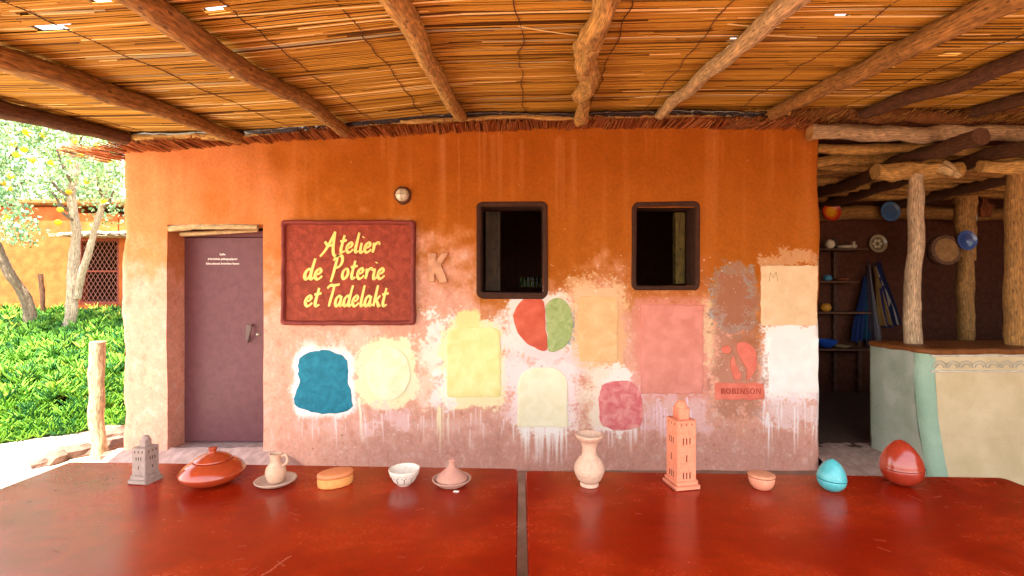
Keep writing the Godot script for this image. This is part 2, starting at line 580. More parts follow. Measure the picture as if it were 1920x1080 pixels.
func building() -> void:
	var o := thing("adobe_building", Vector3(-0.46, 0, -6.3), "orange earthen building with paint samples along its front wall", "building")
	var wm := StandardMaterial3D.new()
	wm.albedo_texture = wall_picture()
	wm.roughness = 0.9
	wm.metallic_specular = 0.25
	wm.heightmap_enabled = true
	var hb := noise_bytes(TW, TH, 0.05, 51, 5)
	wm.heightmap_texture = ImageTexture.create_from_image(Image.create_from_data(TW, TH, false, Image.FORMAT_L8, hb))
	wm.heightmap_scale = 0.16
	M.plaster = wm
	# openings [x0, x1, y0, y1]
	var door := [-3.31, -2.405, 0.03, 2.195]
	var win1 := [(902 - 975) * 0.005, (1018 - 975) * 0.005, EYE - (550 - 540) * 0.005, EYE - (387 - 540) * 0.005]
	var win2 := [(1193 - 975) * 0.005, (1304 - 975) * 0.005, EYE - (536 - 540) * 0.005, EYE - (389 - 540) * 0.005]
	var xs := [XL, XL + 0.0001]
	var cuts: Array = [door[0], door[1], win1[0], win1[1], win2[0], win2[1]]
	var x := XL + 0.08
	xs = []
	while x < XR - 0.07:
		var ok := true
		for c in cuts: if absf(c - x) < 0.024: ok = false
		if ok: xs.append(x)
		x += 0.05
	xs.append_array(cuts)
	xs.append(XR - 0.07)
	xs.sort()
	var ys := []
	var ycuts: Array = [door[2], door[3], win1[2], win1[3], win2[2], win2[3]]
	x = 0.07
	while x < 3.2:
		var ok := true
		for c in ycuts: if absf(c - x) < 0.014: ok = false
		if ok: ys.append(x)
		x += 0.05
	ys.append_array(ycuts)
	ys.append(-0.118)
	ys.append(-0.05)
	ys.append(0.0)
	ys.sort()
	var b := mb()
	# columns as (x, z, bulge weight): left side, rounded corner, front, rounded corner, right side
	var colp := []
	for z in [8.3, 7.0, 6.0, 5.2, 4.8]: colp.append([XL, -z, 0.0])
	for k in 7:
		var a := PI * 0.5 * k / 6.0
		colp.append([XL + 0.08 - 0.08 * cos(a), -WALL - 0.08 + 0.08 * sin(a), 1.0])
	for q in xs: colp.append([q, -WALL, 1.0])
	for k in 7:
		var a := PI * 0.5 * k / 6.0
		colp.append([XR - 0.07 + 0.07 * sin(a), -WALL - 0.07 + 0.07 * cos(a), 1.0])
	for z in [4.8, 5.2, 6.0, 7.0, 8.3]: colp.append([XR, -z, 0.0])
	var rows := ys.size(); var cols := colp.size()
	var v := PackedVector3Array(); var nr := PackedVector3Array(); var tt := PackedVector2Array(); var cc := PackedColorArray(); var ix := PackedInt32Array()
	for y in ys:
		for c in colp:
			var lean := 0.0
			if c[0] <= XL + 0.09: lean = -0.03 * soft.get_noise_2d(y * 1.3, 4.0) - 0.012 * soft.get_noise_2d(y * 5.0, 8.0)
			if c[0] >= XR - 0.08: lean = 0.02 * soft.get_noise_2d(y * 1.3, 14.0)
			var q := Vector3(c[0] + lean, y, c[1] + c[2] * wd(c[0], y))
			v.append(q)
			var uq := wall_uv(Vector3(c[0], y, 0))
			if c[1] < -4.6: uq.x += (absf(c[1]) - 4.6) * 0.16 * (1.0 if c[0] < 0 else -1.0)
			tt.append(uq); cc.append(Color.WHITE)
	for i in rows:
		for j in cols:
			var tu := v[i * cols + mini(j + 1, cols - 1)] - v[i * cols + maxi(j - 1, 0)]
			var tv := v[mini(i + 1, rows - 1) * cols + j] - v[maxi(i - 1, 0) * cols + j]
			nr.append(tu.cross(tv).normalized())
	for i in rows - 1:
		for j in cols - 1:
			var mx: float = (colp[j][0] + colp[j + 1][0]) / 2; var my: float = (ys[i] + ys[i + 1]) / 2
			var hole := false
			if colp[j][1] > -4.51:
				for w in [door, win1, win2]:
					if mx > w[0] and mx < w[1] and my > w[2] and my < w[3]: hole = true
			if hole: continue
			var k := i * cols + j
			ix.append_array([k, k + cols + 1, k + 1, k, k + cols, k + cols + 1])
	b.v = v; b.n = nr; b.t = tt; b.c = cc; b.i = ix
	# door reveal: jambs, head, sill with a soft edge
	var zb := -4.80
	for side in [[door[0], 1], [door[1], -1]]:
		var p := PackedVector3Array(); var uv := PackedVector2Array()
		for i in 30:
			var y: float = lerpf(door[2], door[3], i / 29.0)
			var wv := 0.01 * soft.get_noise_2d(y * 3.0, side[0])
			for j in 7:
				var f := j / 6.0
				var q := Vector3(side[0] + side[1] * (0.02 * (1.0 - f) * 0.0 - 0.0) + (wv * sin(f * PI) * 0.9), y, lerpf(-WALL + wd(side[0], y), zb, f))
				p.append(q); uv.append(wall_uv(Vector3(side[0] - side[1] * f * 0.3, y, 0)))
		surf(b, p, 7, false, side[1] < 0, uv)
	var p2 := PackedVector3Array(); var uv2 := PackedVector2Array()
	for j in 20:
		var xx: float = lerpf(door[0], door[1], j / 19.0)
		for f in [0.0, 0.5, 1.0]:
			var q := Vector3(xx, door[3], lerpf(-WALL + wd(xx, door[3]), zb, f))
			p2.append(q); uv2.append(wall_uv(Vector3(xx, door[3] + f * 0.3, 0)))
	surf(b, p2, 3, false, true, uv2)
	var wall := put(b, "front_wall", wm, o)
	swatches(wall)

	# closed shell: roof slab, back wall with a small window, floor
	b = mb()
	box(b, Vector3(XL - 0.15, 3.17, -11.6), Vector3(XR + 0.05, 3.42, -4.38), 0.03)  # overhang past the back wall added, unseen, to shade the bush
	put(b, "roof", M.mud, o)
	b = mb()
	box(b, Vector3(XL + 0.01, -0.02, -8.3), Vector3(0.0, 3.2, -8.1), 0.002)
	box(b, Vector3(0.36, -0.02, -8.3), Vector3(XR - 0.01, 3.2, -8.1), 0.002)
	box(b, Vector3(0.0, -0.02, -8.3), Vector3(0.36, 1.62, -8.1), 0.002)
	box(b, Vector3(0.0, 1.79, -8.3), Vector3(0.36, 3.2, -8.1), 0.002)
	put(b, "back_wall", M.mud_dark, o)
	b = mb()
	for k in 4:
		b = mb()
		tube(b, PackedVector3Array([Vector3(0.06 + k * 0.08, 1.61, -8.2), Vector3(0.06 + k * 0.08, 1.80, -8.2)]), 0.013, 0.013, 6)
		put(b, "window_bar", M.metal_dark, o)
	b = mb()
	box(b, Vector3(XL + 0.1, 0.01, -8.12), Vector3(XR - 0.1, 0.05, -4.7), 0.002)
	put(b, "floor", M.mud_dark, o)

	# windows: a dark painted surround with round corners, reveals going in
	for w in [[win1, 893, 377, 1027, 561], [win2, 1184, 378, 1313, 545]]:
		var wi: Array = w[0]
		b = mb()
		var cx: float = (wi[0] + wi[1]) / 2; var cy: float = (wi[2] + wi[3]) / 2
		var ox0: float = (w[1] - 975) * 0.005; var ox1: float = (w[3] - 975) * 0.005
		var oy1: float = EYE - (w[2] - 540) * 0.005; var oy0: float = EYE - (w[4] - 540) * 0.005
		var outer := rounded(ox0, oy0, ox1, oy1, 0.07, 5)
		var inner := rounded(wi[0] + 0.004, wi[2] + 0.004, wi[1] - 0.004, wi[3] - 0.004, 0.02, 5)
		var p := PackedVector3Array()
		var cols2 := outer.size() + 1
		for ring in 6:
			for k in cols2:
				var a := outer[k % outer.size()]; var e := inner[k % inner.size()]
				var q: Vector2
				var z: float
				match ring:
					0: q = a; z = -0.02
					1: q = a.lerp(e, 0.06); z = 0.011
					2: q = a.lerp(e, 0.25); z = 0.016
					3: q = a.lerp(e, 0.9); z = 0.014
					4: q = e; z = -0.006
					_: q = e; z = -0.24
				q += Vector2(soft.get_noise_2d(q.x * 6.0, q.y * 6.0), soft.get_noise_2d(q.x * 6.0 + 50.0, q.y * 6.0)) * 0.012
				p.append(Vector3(q.x, q.y, -WALL + wd(q.x, q.y) + z))
		surf(b, p, cols2, true)
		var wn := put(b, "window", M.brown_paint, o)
		b = mb()
		if w[1] == 893:
			box(b, Vector3(wi[0] + 0.02, wi[2] + 0.02, -4.80), Vector3(wi[0] + 0.17, wi[3], -4.765), 0.005)
			put(b, "shutter", wood("4a3c28"), wn)
		else:
			box(b, Vector3(wi[1] - 0.10, wi[2] + 0.02, -4.86), Vector3(wi[1] - 0.0, wi[3], -4.77), 0.005)
			put(b, "shutter", wood("7c7030"), wn)

	# lintel poles over the door, the steel door itself
	b = mb()
	tube(b, wobbly([P(318, 429, 4.52), P(400, 425, 4.52), P(484, 425, 4.52)], 0.012, 3.0), 0.03, 0.026, 10, Color.WHITE, 0.3, 4.0)
	put(b, "lintel_pole", M.log_pale, o)
	b = mb()
	tube(b, wobbly([P(340, 440, 4.62), P(410, 436, 4.62), P(484, 432, 4.62)], 0.01, 8.0), 0.024, 0.018, 10, Color.WHITE, 0.3, 9.0)
	put(b, "lintel_pole", M.log_pale, o)
	b = mb()
	var dl := P(345, 442, 4.735); var dr := P(499, 829, 4.735)
	box(b, Vector3(dl.x, dr.y, -4.775), Vector3(-2.36, dl.y - 0.015, -4.735), 0.006)
	box(b, Vector3(dl.x - 0.01, dl.y - 0.012, -4.78), Vector3(-2.36, dl.y + 0.05, -4.725), 0.004)
	var steel := blotched("6a4248", "744a4e", 140, 0.02, 0.36)
	steel.heightmap_scale = 0.03
	var dd := put(b, "door", steel, o)
	b = mb()
	box(b, P(464, 636, 4.735) + Vector3(-0.014, -0.015, 0.0), P(464, 636, 4.735) + Vector3(0.03, 0.145, 0.008), 0.004)
	tube(b, curve([P(464, 640, 4.735) + Vector3(0, 0, 0.01), P(464, 639, 4.70), P(468, 625, 4.69), P(471, 611, 4.70), P(471, 610, 4.735) + Vector3(0, 0, 0.01)], 5), 0.011, 0.011, 8)
	put(b, "handle", mat("6a5450", 0.35, false), dd)
	b = mb()
	var lk := P(484, 627, 4.735)
	lathe(b, [Vector2(0.022, 0.0), Vector2(0.022, 0.006), Vector2(0.016, 0.012), Vector2(0.016, 0.012), Vector2(0.01, 0.02), Vector2(0.0, 0.021)], 16, Transform3D(Basis(Vector3.RIGHT, PI / 2), lk))
	put(b, "lock", M.steel, dd)
	var y := 477.0
	for line in ["Salle", "d'Activités pédagogiques", "Educational Activities Room"]:
		text(line, P(417.5, y, 4.735) + Vector3(0, 0, 0.0015), 0.326 if line.length() > 25 else (0.29 if line.length() > 8 else 0.055), mat("f2ece6", 0.6, false), dd, "lettering", 0.03)
		y += 8.7
	# mud apron and step in front of the door
	b = mb()
	var pa := PackedVector3Array()
	for i in 12:
		for j in 60:
			var f := i / 11.0
			var xx := -3.80 + j * 0.034
			var fade := 1.0 - smoothstep(-2.3, -1.85, xx)
			var hgt := 0.09 * smoothstep(1.0, 0.0, f) + 0.015 * soft.get_noise_2d(xx * 3.0, f * 3.0)
			pa.append(Vector3(xx, lerpf(-0.13, hgt - 0.11 * f, fade), -WALL - 0.04 + 0.5 * f))
	surf(b, pa, 60, false, true)
	put(b, "plinth", mat("d8b4aa", 0.95), o)
	b = mb()
	box(b, Vector3(door[0] - 0.05, -0.02, -4.82), Vector3(door[1] + 0.02, 0.075, -4.49), 0.02)
	put(b, "door_step", mat("b8a09c", 0.95), o)

	# ends of the roof canes that stick out over the wall top
	b = mb()
	var r := RandomNumberGenerator.new()
	r.seed = 71
	var xx := XL - 0.22
	while xx < 2.75:
		xx += r.randf_range(0.003, 0.006)
		var yy := fringe_y(xx) + r.randf_range(-0.012, 0.02) + 0.012 * soft.get_noise_2d(xx * 5.0, 1.0)
		var reach := 0.19 + 0.05 * soft.get_noise_2d(xx * 2.0, 7.0) + r.randf_range(-0.025, 0.02)
		var slant := 0.07 * soft.get_noise_2d(xx * 1.2, 3.0) + r.randf_range(-0.012, 0.012)
		if xx < -3.2: slant -= 0.2 * smoothstep(-3.2, -3.9, xx)
		var tone := r.randf()
		var c := lin("9a4e2c").lerp(lin("dc9a62"), tone * tone)
		if tone < 0.15: c = lin("3c1d14")
		tube(b, PackedVector3Array([Vector3(xx, yy, -4.62), Vector3(xx + slant, yy + r.randf_range(0.0, 0.05), -4.62 + reach + 0.12)]), r.randf_range(0.0025, 0.0042), 0.003, 5, c)
	tag(put(b, "cane_ends", M.reed, o), "", "", "", "stuff")

func fringe_y(x: float) -> float:
	var px := 975.0 + x * 200.0
	var pts := [[150, 298], [230, 287], [440, 268], [650, 257], [870, 246], [1100, 238], [1300, 239], [1540, 240]]
	for k in pts.size() - 1:
		if px < pts[k + 1][0]:
			return EYE + (537.0 - lerpf(pts[k][1], pts[k + 1][1], (px - pts[k][0]) / (pts[k + 1][0] - pts[k][0]))) * 0.005
	return 3.1

func rounded(x0: float, y0: float, x1: float, y1: float, r: float, per := 6) -> PackedVector2Array:
	var o := PackedVector2Array()
	for c in [[x1 - r, y0 + r, -PI / 2], [x1 - r, y1 - r, 0.0], [x0 + r, y1 - r, PI / 2], [x0 + r, y0 + r, PI]]:
		for k in per + 1:
			o.append(Vector2(c[0], c[1]) + Vector2.from_angle(c[2] + PI / 2 * k / per) * r)
	return o

func text(s: String, at: Vector3, width: float, m: Material, parent: Node, called: String, h: float, depth := 0.002, serif := "Droid Sans") -> void:
	var t := TextMesh.new()
	var f := SystemFont.new()
	f.font_names = PackedStringArray([serif])
	f.font_weight = 700
	t.font = f
	t.text = s
	t.font_size = 64
	t.depth = 0.02
	t.pixel_size = 0.01
	var w := t.get_aabb().size.x
	var o := MeshInstance3D.new()
	o.name = called
	var k := 0
	while parent.has_node(NodePath(String(o.name))):
		k += 1
		o.name = "%s_%03d" % [called, k]
	o.mesh = t
	o.material_override = m
	parent.add_child(o, true)
	var sc := width / maxf(w, 0.01)
	o.position = at - where(parent)
	o.scale = Vector3(sc, sc, depth / 0.02)

# outline in photograph-like wall units (5 mm), as a thin raised layer that follows the wall
func patch(outline: Array, thick: float, called: String, m: Material, parent: Node, label := "", ragged := 0.0) -> MeshInstance3D:
	var o := PackedVector2Array()
	var fine := []
	for k in outline.size():
		var a: Vector2 = outline[k]; var e: Vector2 = outline[(k + 1) % outline.size()]
		var n := maxi(1, int(a.distance_to(e) / 4.0))
		for s in n: fine.append(a.lerp(e, float(s) / n))
	var c := Vector2.ZERO
	for q in fine: c += q / fine.size()
	for q in fine:
		var w := Vector2(soft.get_noise_2d(q.x * 0.04, q.y * 0.04), soft.get_noise_2d(q.x * 0.04 + 70.0, q.y * 0.04)) * 1.6
		w += Vector2(hard.get_noise_2d(q.x * 0.2, q.y * 0.2), hard.get_noise_2d(q.x * 0.2 + 70.0, q.y * 0.2)) * ragged
		o.append(q + w)
	var p := PackedVector3Array(); var uv := PackedVector2Array()
	for ring in [[1.0, -0.006], [1.0, thick * 0.5], [0.985, thick], [0.85, thick], [0.65, thick], [0.45, thick], [0.25, thick], [0.0008, thick]]:
		for k in o.size() + 1:
			var q := c + (o[k % o.size()] - c) * float(ring[0])
			var w := wall_at(q.x, q.y, ring[1])
			p.append(w); uv.append(wall_uv(w))
	var b := mb()
	surf(b, p, o.size() + 1, true, true, uv)
	# keep the normal towards the viewer whatever way the outline runs
	if b.n[b.n.size() - 5].z < 0:
		b = mb()
		surf(b, p, o.size() + 1, true, false, uv)
	var it := put(b, called, m, parent)
	if label: it.set_meta("label", label)
	return it

func rr(x0: float, y0: float, x1: float, y1: float, r: float, rt := -1.0) -> Array:
	var o := []
	var t := r if rt < 0 else rt
	for c in [[x1 - t, y0 + t, -PI / 2, t], [x1 - r, y1 - r, 0.0, r], [x0 + r, y1 - r, PI / 2, r], [x0 + t, y0 + t, PI, t]]:
		for k in 6: o.append(Vector2(c[0], c[1]) + Vector2.from_angle(c[2] + PI / 2 * k / 5.0) * float(c[3]))
	return o

func oval(cx: float, cy: float, rx: float, ry: float) -> Array:
	var o := []
	for k in 28: o.append(Vector2(cx + rx * cos(TAU * k / 28), cy + ry * sin(TAU * k / 28)))
	return o

func vs(a: Array) -> Array:
	var o := []
	for k in range(0, a.size(), 2): o.append(Vector2(a[k], a[k + 1]))
	return o

func smooth_loop(a: Array) -> Array:
	var o := []
	var n := a.size()
	for k in n:
		for s in 4: o.append((a[k] as Vector2).cubic_interpolate(a[(k + 1) % n], a[(k + n - 1) % n], a[(k + 2) % n], s / 4.0))
	return o

func blotched(lo: String, hi: String, sd: int, freq := 0.012, rough := 0.8) -> StandardMaterial3D:
	var m := StandardMaterial3D.new()
	m.albedo_texture = noise_tex(freq * 1.3, sd, Color(lo).darkened(0.05), Color(hi), 256, 5, 55.0)
	m.uv1_triplanar = true
	m.uv1_world_triplanar = true
	m.uv1_scale = Vector3.ONE * 1.3
	m.roughness = rough
	m.metallic_specular = 0.3
	m.heightmap_enabled = true
	m.heightmap_texture = M.grain
	m.heightmap_scale = 0.5
	return m

func swatches(w: Node) -> void:
	var t := 0.009
	patch(smooth_loop(vs([572, 663, 592, 659, 612, 657, 634, 664, 651, 677, 653, 700, 651, 716, 657, 736, 658, 768, 624, 775, 598, 775, 572, 768, 552, 757, 555, 736, 561, 716, 559, 696, 560, 676])), 0.004, "paint_sample", blotched("1d6f86", "2f8ea6", 61, 0.02, 0.6), w, "teal blue brushed sample", 2.4)
	patch(oval(729, 700, 41, 51), t, "paint_sample", blotched("f0e6b6", "f8f2d2", 62), w, "round cream sample")
	patch(rr(839, 614, 938, 744, 4, 20), t, "paint_sample", blotched("efe08e", "f6ecae", 63), w, "pale yellow sample")
	patch(smooth_loop(vs([1021, 572, 1012, 561, 992, 558, 973, 569, 963, 592, 968, 618, 984, 640, 1006, 653, 1025, 656, 1024, 626, 1022, 598])), t, "paint_sample", blotched("cf5a42", "de7258", 64), w, "coral red half circle sample")
	patch(smooth_loop(vs([1027, 656, 1026, 626, 1024, 598, 1024, 572, 1040, 559, 1058, 562, 1070, 582, 1074, 610, 1070, 634, 1056, 652, 1040, 659])), t, "paint_sample", blotched("93ab62", "c2cc90", 65, 0.03), w, "sage green half circle sample")
	patch(rr(1086, 556, 1158, 678, 7, 7), t, "paint_sample", blotched("ecbc80", "f2cb98", 66), w, "ochre yellow sample")
	patch(rr(971, 689, 1064, 801, 3, 34), t, "paint_sample", blotched("f8edc4", "fbf5d8", 67), w, "arched cream sample with white drips below it")
	patch(smooth_loop(vs([1126, 728, 1140, 717, 1165, 714, 1188, 719, 1202, 740, 1206, 775, 1200, 798, 1175, 806, 1148, 805, 1128, 795, 1123, 765])), 0.004, "paint_sample", blotched("da5c64", "f0b4a8", 68, 0.018), w, "crimson sample worn through in the middle", 2.0)
	patch(rr(1201, 572, 1318, 738, 2, 2), t, "paint_sample", blotched("df8a78", "ea9c8c", 69), w, "large salmon pink sample")
	var beige := patch(rr(1426, 498, 1533, 610, 2, 2), 0.009, "paint_sample", blotched("f0cc9c", "f4d8b0", 70), w, "beige sample with a letter scratched in")
	patch(rr(1441, 633, 1534, 737, 2, 2), 0.009, "paint_sample", blotched("fcf8f2", "fdfaf6", 71), w, "white sample")
	var red := blotched("e27460", "ee8a74", 72)
	patch(oval(1361, 655, 8, 9), t, "logo_shape", red, w)
	patch(smooth_loop(vs([1383, 645, 1396, 641, 1410, 649, 1418, 665, 1417, 688, 1408, 704, 1400, 712, 1400, 697, 1394, 684, 1386, 672, 1381, 658])), t, "logo_shape", red, w)
	patch(smooth_loop(vs([1374, 666, 1378, 680, 1384, 692, 1388, 704, 1384, 713, 1377, 711, 1371, 698, 1370, 680])), t, "logo_shape", red, w)
	var plate := patch(rr(1341, 718, 1432, 749, 2, 2), t, "logo_plate", red, w)
	text("ROBINSON", wall_at(1388, 733, 0.0115), 0.37, mat("b85444", 0.9, false), w, "lettering", 0.1, 0.004)
	# M scratched into the beige sample, and a letter K in relief
	var b := mb()
	var mm := [Vector2(1441, 528), Vector2(1443, 511), Vector2(1449, 521), Vector2(1454, 510), Vector2(1457, 527)]
	for k in 4: tube(b, PackedVector3Array([wall_at(mm[k].x, mm[k].y, 0.0095), wall_at(mm[k + 1].x, mm[k + 1].y, 0.0095)]), 0.0022, 0.0022, 5)
	put(b, "scratched_letter", mat("b08a5c", 0.9, false), w)
	b = mb()
	for poly in [[803, 475, 819, 475, 815, 528, 802, 528], [829, 474, 841, 475, 826, 500, 815, 509, 813, 495], [816, 497, 827, 494, 840, 529, 825, 531, 813, 508]]:
		var o := PackedVector2Array()
		for k in range(0, poly.size(), 2):
			var q := wall_at(poly[k], poly[k + 1])
			o.append(Vector2(q.x, q.y))
		o.reverse()
		var c := wall_at(820, 500)
		slab(b, o, c.z - 0.02, c.z + 0.021 + 0.001 * poly[0] / 800.0, 0.004)
	put(b, "relief_letter", mat("e8ac88", 0.9), w)


# ---------------------------------------------------------------- porch roof
func mat_y(x: float, d: float) -> float:  # underside of the reed mat
	var px := 975.0 + x * FOCAL / 4.35
	var pts := [[-400, 262], [230, 250], [440, 247], [650, 236], [870, 212], [1100, 207], [1300, 203], [1500, 203], [2400, 200]]
	var y := 203.0
	for k in pts.size() - 1:
		if px < pts[k + 1][0]:
			y = lerpf(pts[k][1], pts[k + 1][1], clampf((px - pts[k][0]) / (pts[k + 1][0] - pts[k][0]), 0, 1))
			break
	return EYE + (540.0 - y) * 4.35 / FOCAL - 0.113 * (4.35 - d)

func porch() -> void:
	var r := RandomNumberGenerator.new()
	r.seed = 90
	# places where daylight shows between the canes: [x, d, half length, half width]
	var slits := []
	for q in [[95, 55, 0.085, 0.012], [45, 28, 0.03, 0.008], [188, 4, 0.05, 0.008], [440, 146, 0.05, 0.005], [400, 19, 0.05, 0.005], [1380, 75, 0.04, 0.005], [1370, 37, 0.03, 0.005], [1577, 32, 0.04, 0.007], [1330, 118, 0.02, 0.004], [1790, 100, 0.06, 0.006], [1665, 125, 0.05, 0.005]]:
		var d := 3.0
		for it in 12:
			var y := mat_y((q[0] - 975.0) * d / FOCAL, d)
			d = (y - EYE) * FOCAL / (540.0 - q[1])
		slits.append([(q[0] - 975.0) * d / FOCAL, d, q[2], q[3]])
	var roof := thing("reed_roof", Vector3(1.2, 2.5, -1.8), "golden reed mat roof tied with dark wire above the porch", "roof")
	var b := mb()
	var d := 1.55
	while d < 4.42:
		d += r.randf_range(0.0058, 0.0086)
		var x := -3.72 - r.randf() * 1.5
		var band := 0.5 + 0.9 * soft.get_noise_2d(d * 3.0, 2.0)
		while x < 6.6:
			var len := r.randf_range(1.6, 3.0)
			var a := maxf(x, -3.72 - r.randf() * 0.06)
			var e := minf(x + len, 6.6)
			x += len - r.randf() * 0.05
			if e - a < 0.1: continue
			var tone := r.randf()
			var c := lin("8e5f1a").lerp(lin("cc9a40"), clampf(tone * 0.75 + 0.35 * band, 0.0, 1.0))
			if tone < 0.12: c = lin("5c380f")
			if tone > 0.40 and tone < 0.43: c = lin("a89878")
			if tone > 0.95: c = lin("edc98a")
			var rad := r.randf_range(0.0032, 0.0050)
			var lift := r.randf_range(-0.004, 0.006)
			var drift := r.randf_range(-0.012, 0.012)
			var n := maxi(2, int((e - a) / 0.35))
			var path := PackedVector3Array()
			for k in n + 1:
				var f := float(k) / n
				var xx := lerpf(a, e, f)
				var dd := d + drift * (f - 0.5) + 0.006 * soft.get_noise_2d(xx * 1.5, d * 30.0)
				path.append(Vector3(xx, mat_y(xx, dd) + 0.006 + lift + 0.006 * soft.get_noise_2d(xx * 1.1, d * 17.0), -dd))
			# leave the cane out where light comes through
			var cutat := -1
			for q in slits:
				if absf(d - q[1]) < q[3] * 1.2 + 0.008 and a < q[0] + q[2] and e > q[0] - q[2]:
					var l := PackedVector3Array(); var g := PackedVector3Array()
					l.append(path[0])
					if q[0] - q[2] > a + 0.02:
						l.append(Vector3(q[0] - q[2], mat_y(q[0], d) + 0.006, -d))
						tube(b, l, rad, rad, 6, c)
					if q[0] + q[2] < e - 0.02:
						g.append(Vector3(q[0] + q[2], mat_y(q[0], d) + 0.006, -d)); g.append(path[n])
						tube(b, g, rad, rad, 6, c)
					cutat = 1
			if cutat < 0: tube(b, path, rad, rad * 0.8, 6, c, 0.0, 0.0, false)
	tag(put(b, "reeds", M.reed, roof), "", "", "", "stuff")
	for k in 26:
		b = mb()
		var xx := r.randf_range(-3.4, 4.2); var dd := r.randf_range(2.0, 4.2)
		var l := r.randf_range(0.12, 0.5)
		var tilt := r.randf_range(-0.25, 0.25)
		var a := Vector3(xx, mat_y(xx, dd) + 0.002, -dd)
		var e := Vector3(xx + l, mat_y(xx + l, dd) - r.randf_range(0.004, 0.03), -dd + l * tilt)
		tube(b, curve([a, a.lerp(e, 0.5) + Vector3(0, -0.004, 0), e], 4), 0.004, 0.0022, 6, lin("b88838") if k % 3 else lin("e0c890"))
		put(b, "stray_cane", M.reed, roof)
	# the thatch that lies on the canes, open at the slits
	b = mb()
	var zs := []
	d = 0.6
	while d < 4.75:
		zs.append(d)
		d += 0.25
	for q in slits:
		q[3] *= 0.9; zs.append(q[1] - 0.002); zs.append(q[1] + q[3] + 0.042)
	zs.sort()
	var xs := []
	x_fill(xs, -3.8, 6.7, 0.35)
	for q in slits:
		xs.append(q[0] - q[2]); xs.append(q[0] + q[2])
	xs.sort()
	var p := PackedVector3Array()
	for z in zs:
		for x in xs: p.append(Vector3(x, mat_y(x, z) + 0.024, -z))
	surf(b, p, xs.size(), false, true)
	var keep := PackedInt32Array()
	var cols := xs.size()
	for k in range(0, b.i.size(), 6):
		var cell := k / 6
		var i := cell / (cols - 1); var j := cell % (cols - 1)
		var mx: float = (xs[j] + xs[j + 1]) / 2; var mz: float = (zs[i] + zs[i + 1]) / 2
		var open := false
		for q in slits: if absf(mx - q[0]) < q[2] and mz > q[1] - 0.002 and mz < q[1] + q[3] + 0.042: open = true
		if not open: keep.append_array(b.i.slice(k, k + 6))
	b.i = keep
	for q in slits:  # unseen flaps added beside the openings to keep direct sun out
		box(b, Vector3(q[0] - q[2] - 0.06, mat_y(q[0], q[1]) + 0.05, -q[1] + 0.006), Vector3(q[0] + q[2] + 0.06, mat_y(q[0], q[1]) + 0.075, -q[1] + 0.14), 0.004)
		box(b, Vector3(q[0] - q[2] - 0.06, mat_y(q[0], q[1]) + 0.026, -q[1] + 0.004), Vector3(q[0] + q[2] + 0.06, mat_y(q[0], q[1]) + 0.06, -q[1] + 0.02), 0.004)
	put(b, "thatch", mat("8a6020", 0.95, true, 3.0), roof)
	# binding wires
	for w in [[-3.35, -3.5], [-2.75, -2.95], [-2.05, -2.12], [-1.32, -1.3], [-0.86, -0.82], [0.03, -0.02], [0.62, 0.52], [1.13, 0.98], [1.98, 1.80], [2.9, 2.85], [3.7, 3.7]]:
		b = mb()
		var pts := []
		for k in 26:
			var f := k / 25.0
			var dd := lerpf(1.6, 4.36, f)
			var xx: float = lerpf(w[1], w[0], f) + 0.03 * soft.get_noise_2d(dd * 2.5, w[0] * 3.0) + r.randf_range(-0.006, 0.006)
			pts.append(Vector3(xx, mat_y(xx, dd) - 0.0035 + (0.004 if k % 2 else 0.0), -dd))
		tube(b, curve(pts, 3), 0.0028, 0.0028, 5)
		put(b, "binding_wire", M.log_dark, roof)

	# poles that carry the mat: [wall px, near px, near py, radius, material, label]
	var poles := [
		[232, 0, 203, 0.062, "log_dark", "dark edge roof pole along the open left side of the porch"],
		[440, 0, 105, 0.062, "log_brown", "brown roof pole nearest the dark edge pole, reaching the wall left of the door"],
		[648, 262, 0, 0.055, "log_brown", "smooth brown roof pole ending on the wall above the red sign"],
		[866, 738, 0, 0.056, "log_gold", "golden roof pole with knots, ending left of the first window"],
		[1086, 1132, 0, 0.058, "log_gold", "crooked bulging roof pole ending between the two windows"],
		[1238, 1492, 0, 0.052, "log_pale", "pale roof pole ending above the second window"],
		[1455, 1890, 0, 0.062, "log_brown", "thick dark brown roof pole ending above the right wall corner"],
		[1625, 1920, 112, 0.056, "log_dark", "dark roof pole over the workshop entrance, right of the thick one"],
		[1830, 1920, 196, 0.056, "log_dark", "far right roof pole above the counter, hardly in view"],
	]
	for k in poles.size():
		var q: Array = poles[k]
		var rad: float = q[3]
		var x1: float = (q[0] - 975.0) * 4.28 / FOCAL
		var dn := 3.0
		for it in 14:
			var y := mat_y((q[1] - 975.0) * dn / FOCAL, dn) - rad
			dn = maxf(1.0, (y - EYE) * FOCAL / (540.0 - q[2]))
		var x0: float = (q[1] - 975.0) * dn / FOCAL
		var dx := (x0 - x1) / (dn - 4.28)
		if k == 8: dx = 0.02
		var pts := []
		for s in 10:
			var dd := lerpf(4.30, 0.5, s / 9.0)
			var xx := x1 + dx * (dd - 4.28)
			pts.append(Vector3(xx, mat_y(xx, dd) - rad * 0.98, -dd))
		b = mb()
		var path := wobbly(pts, 0.10 if k == 4 else 0.025, k * 13.0, 9)
		tube(b, path, rad * 0.92, rad * 1.1, 18, Color.WHITE, 0.55 if k == 4 else 0.18, k * 7.0)
		tag(put(b, "roof_pole", M[q[4]], null), q[5], "pole", "poles carrying the reed roof")
	# wall plate pole under the pole ends, with a strip of plastic over it
	b = mb()
	var pl := []
	for q in [[236, 262], [440, 262], [560, 246], [650, 240], [760, 233], [870, 228], [1000, 227], [1100, 225], [1240, 224], [1350, 221], [1480, 220]]: pl.append(P(q[0], q[1] - 7, 4.33))
	tube(b, wobbly(pl, 0.02, 5.0, 8), 0.026, 0.022, 12, Color.WHITE, 0.5, 3.0)
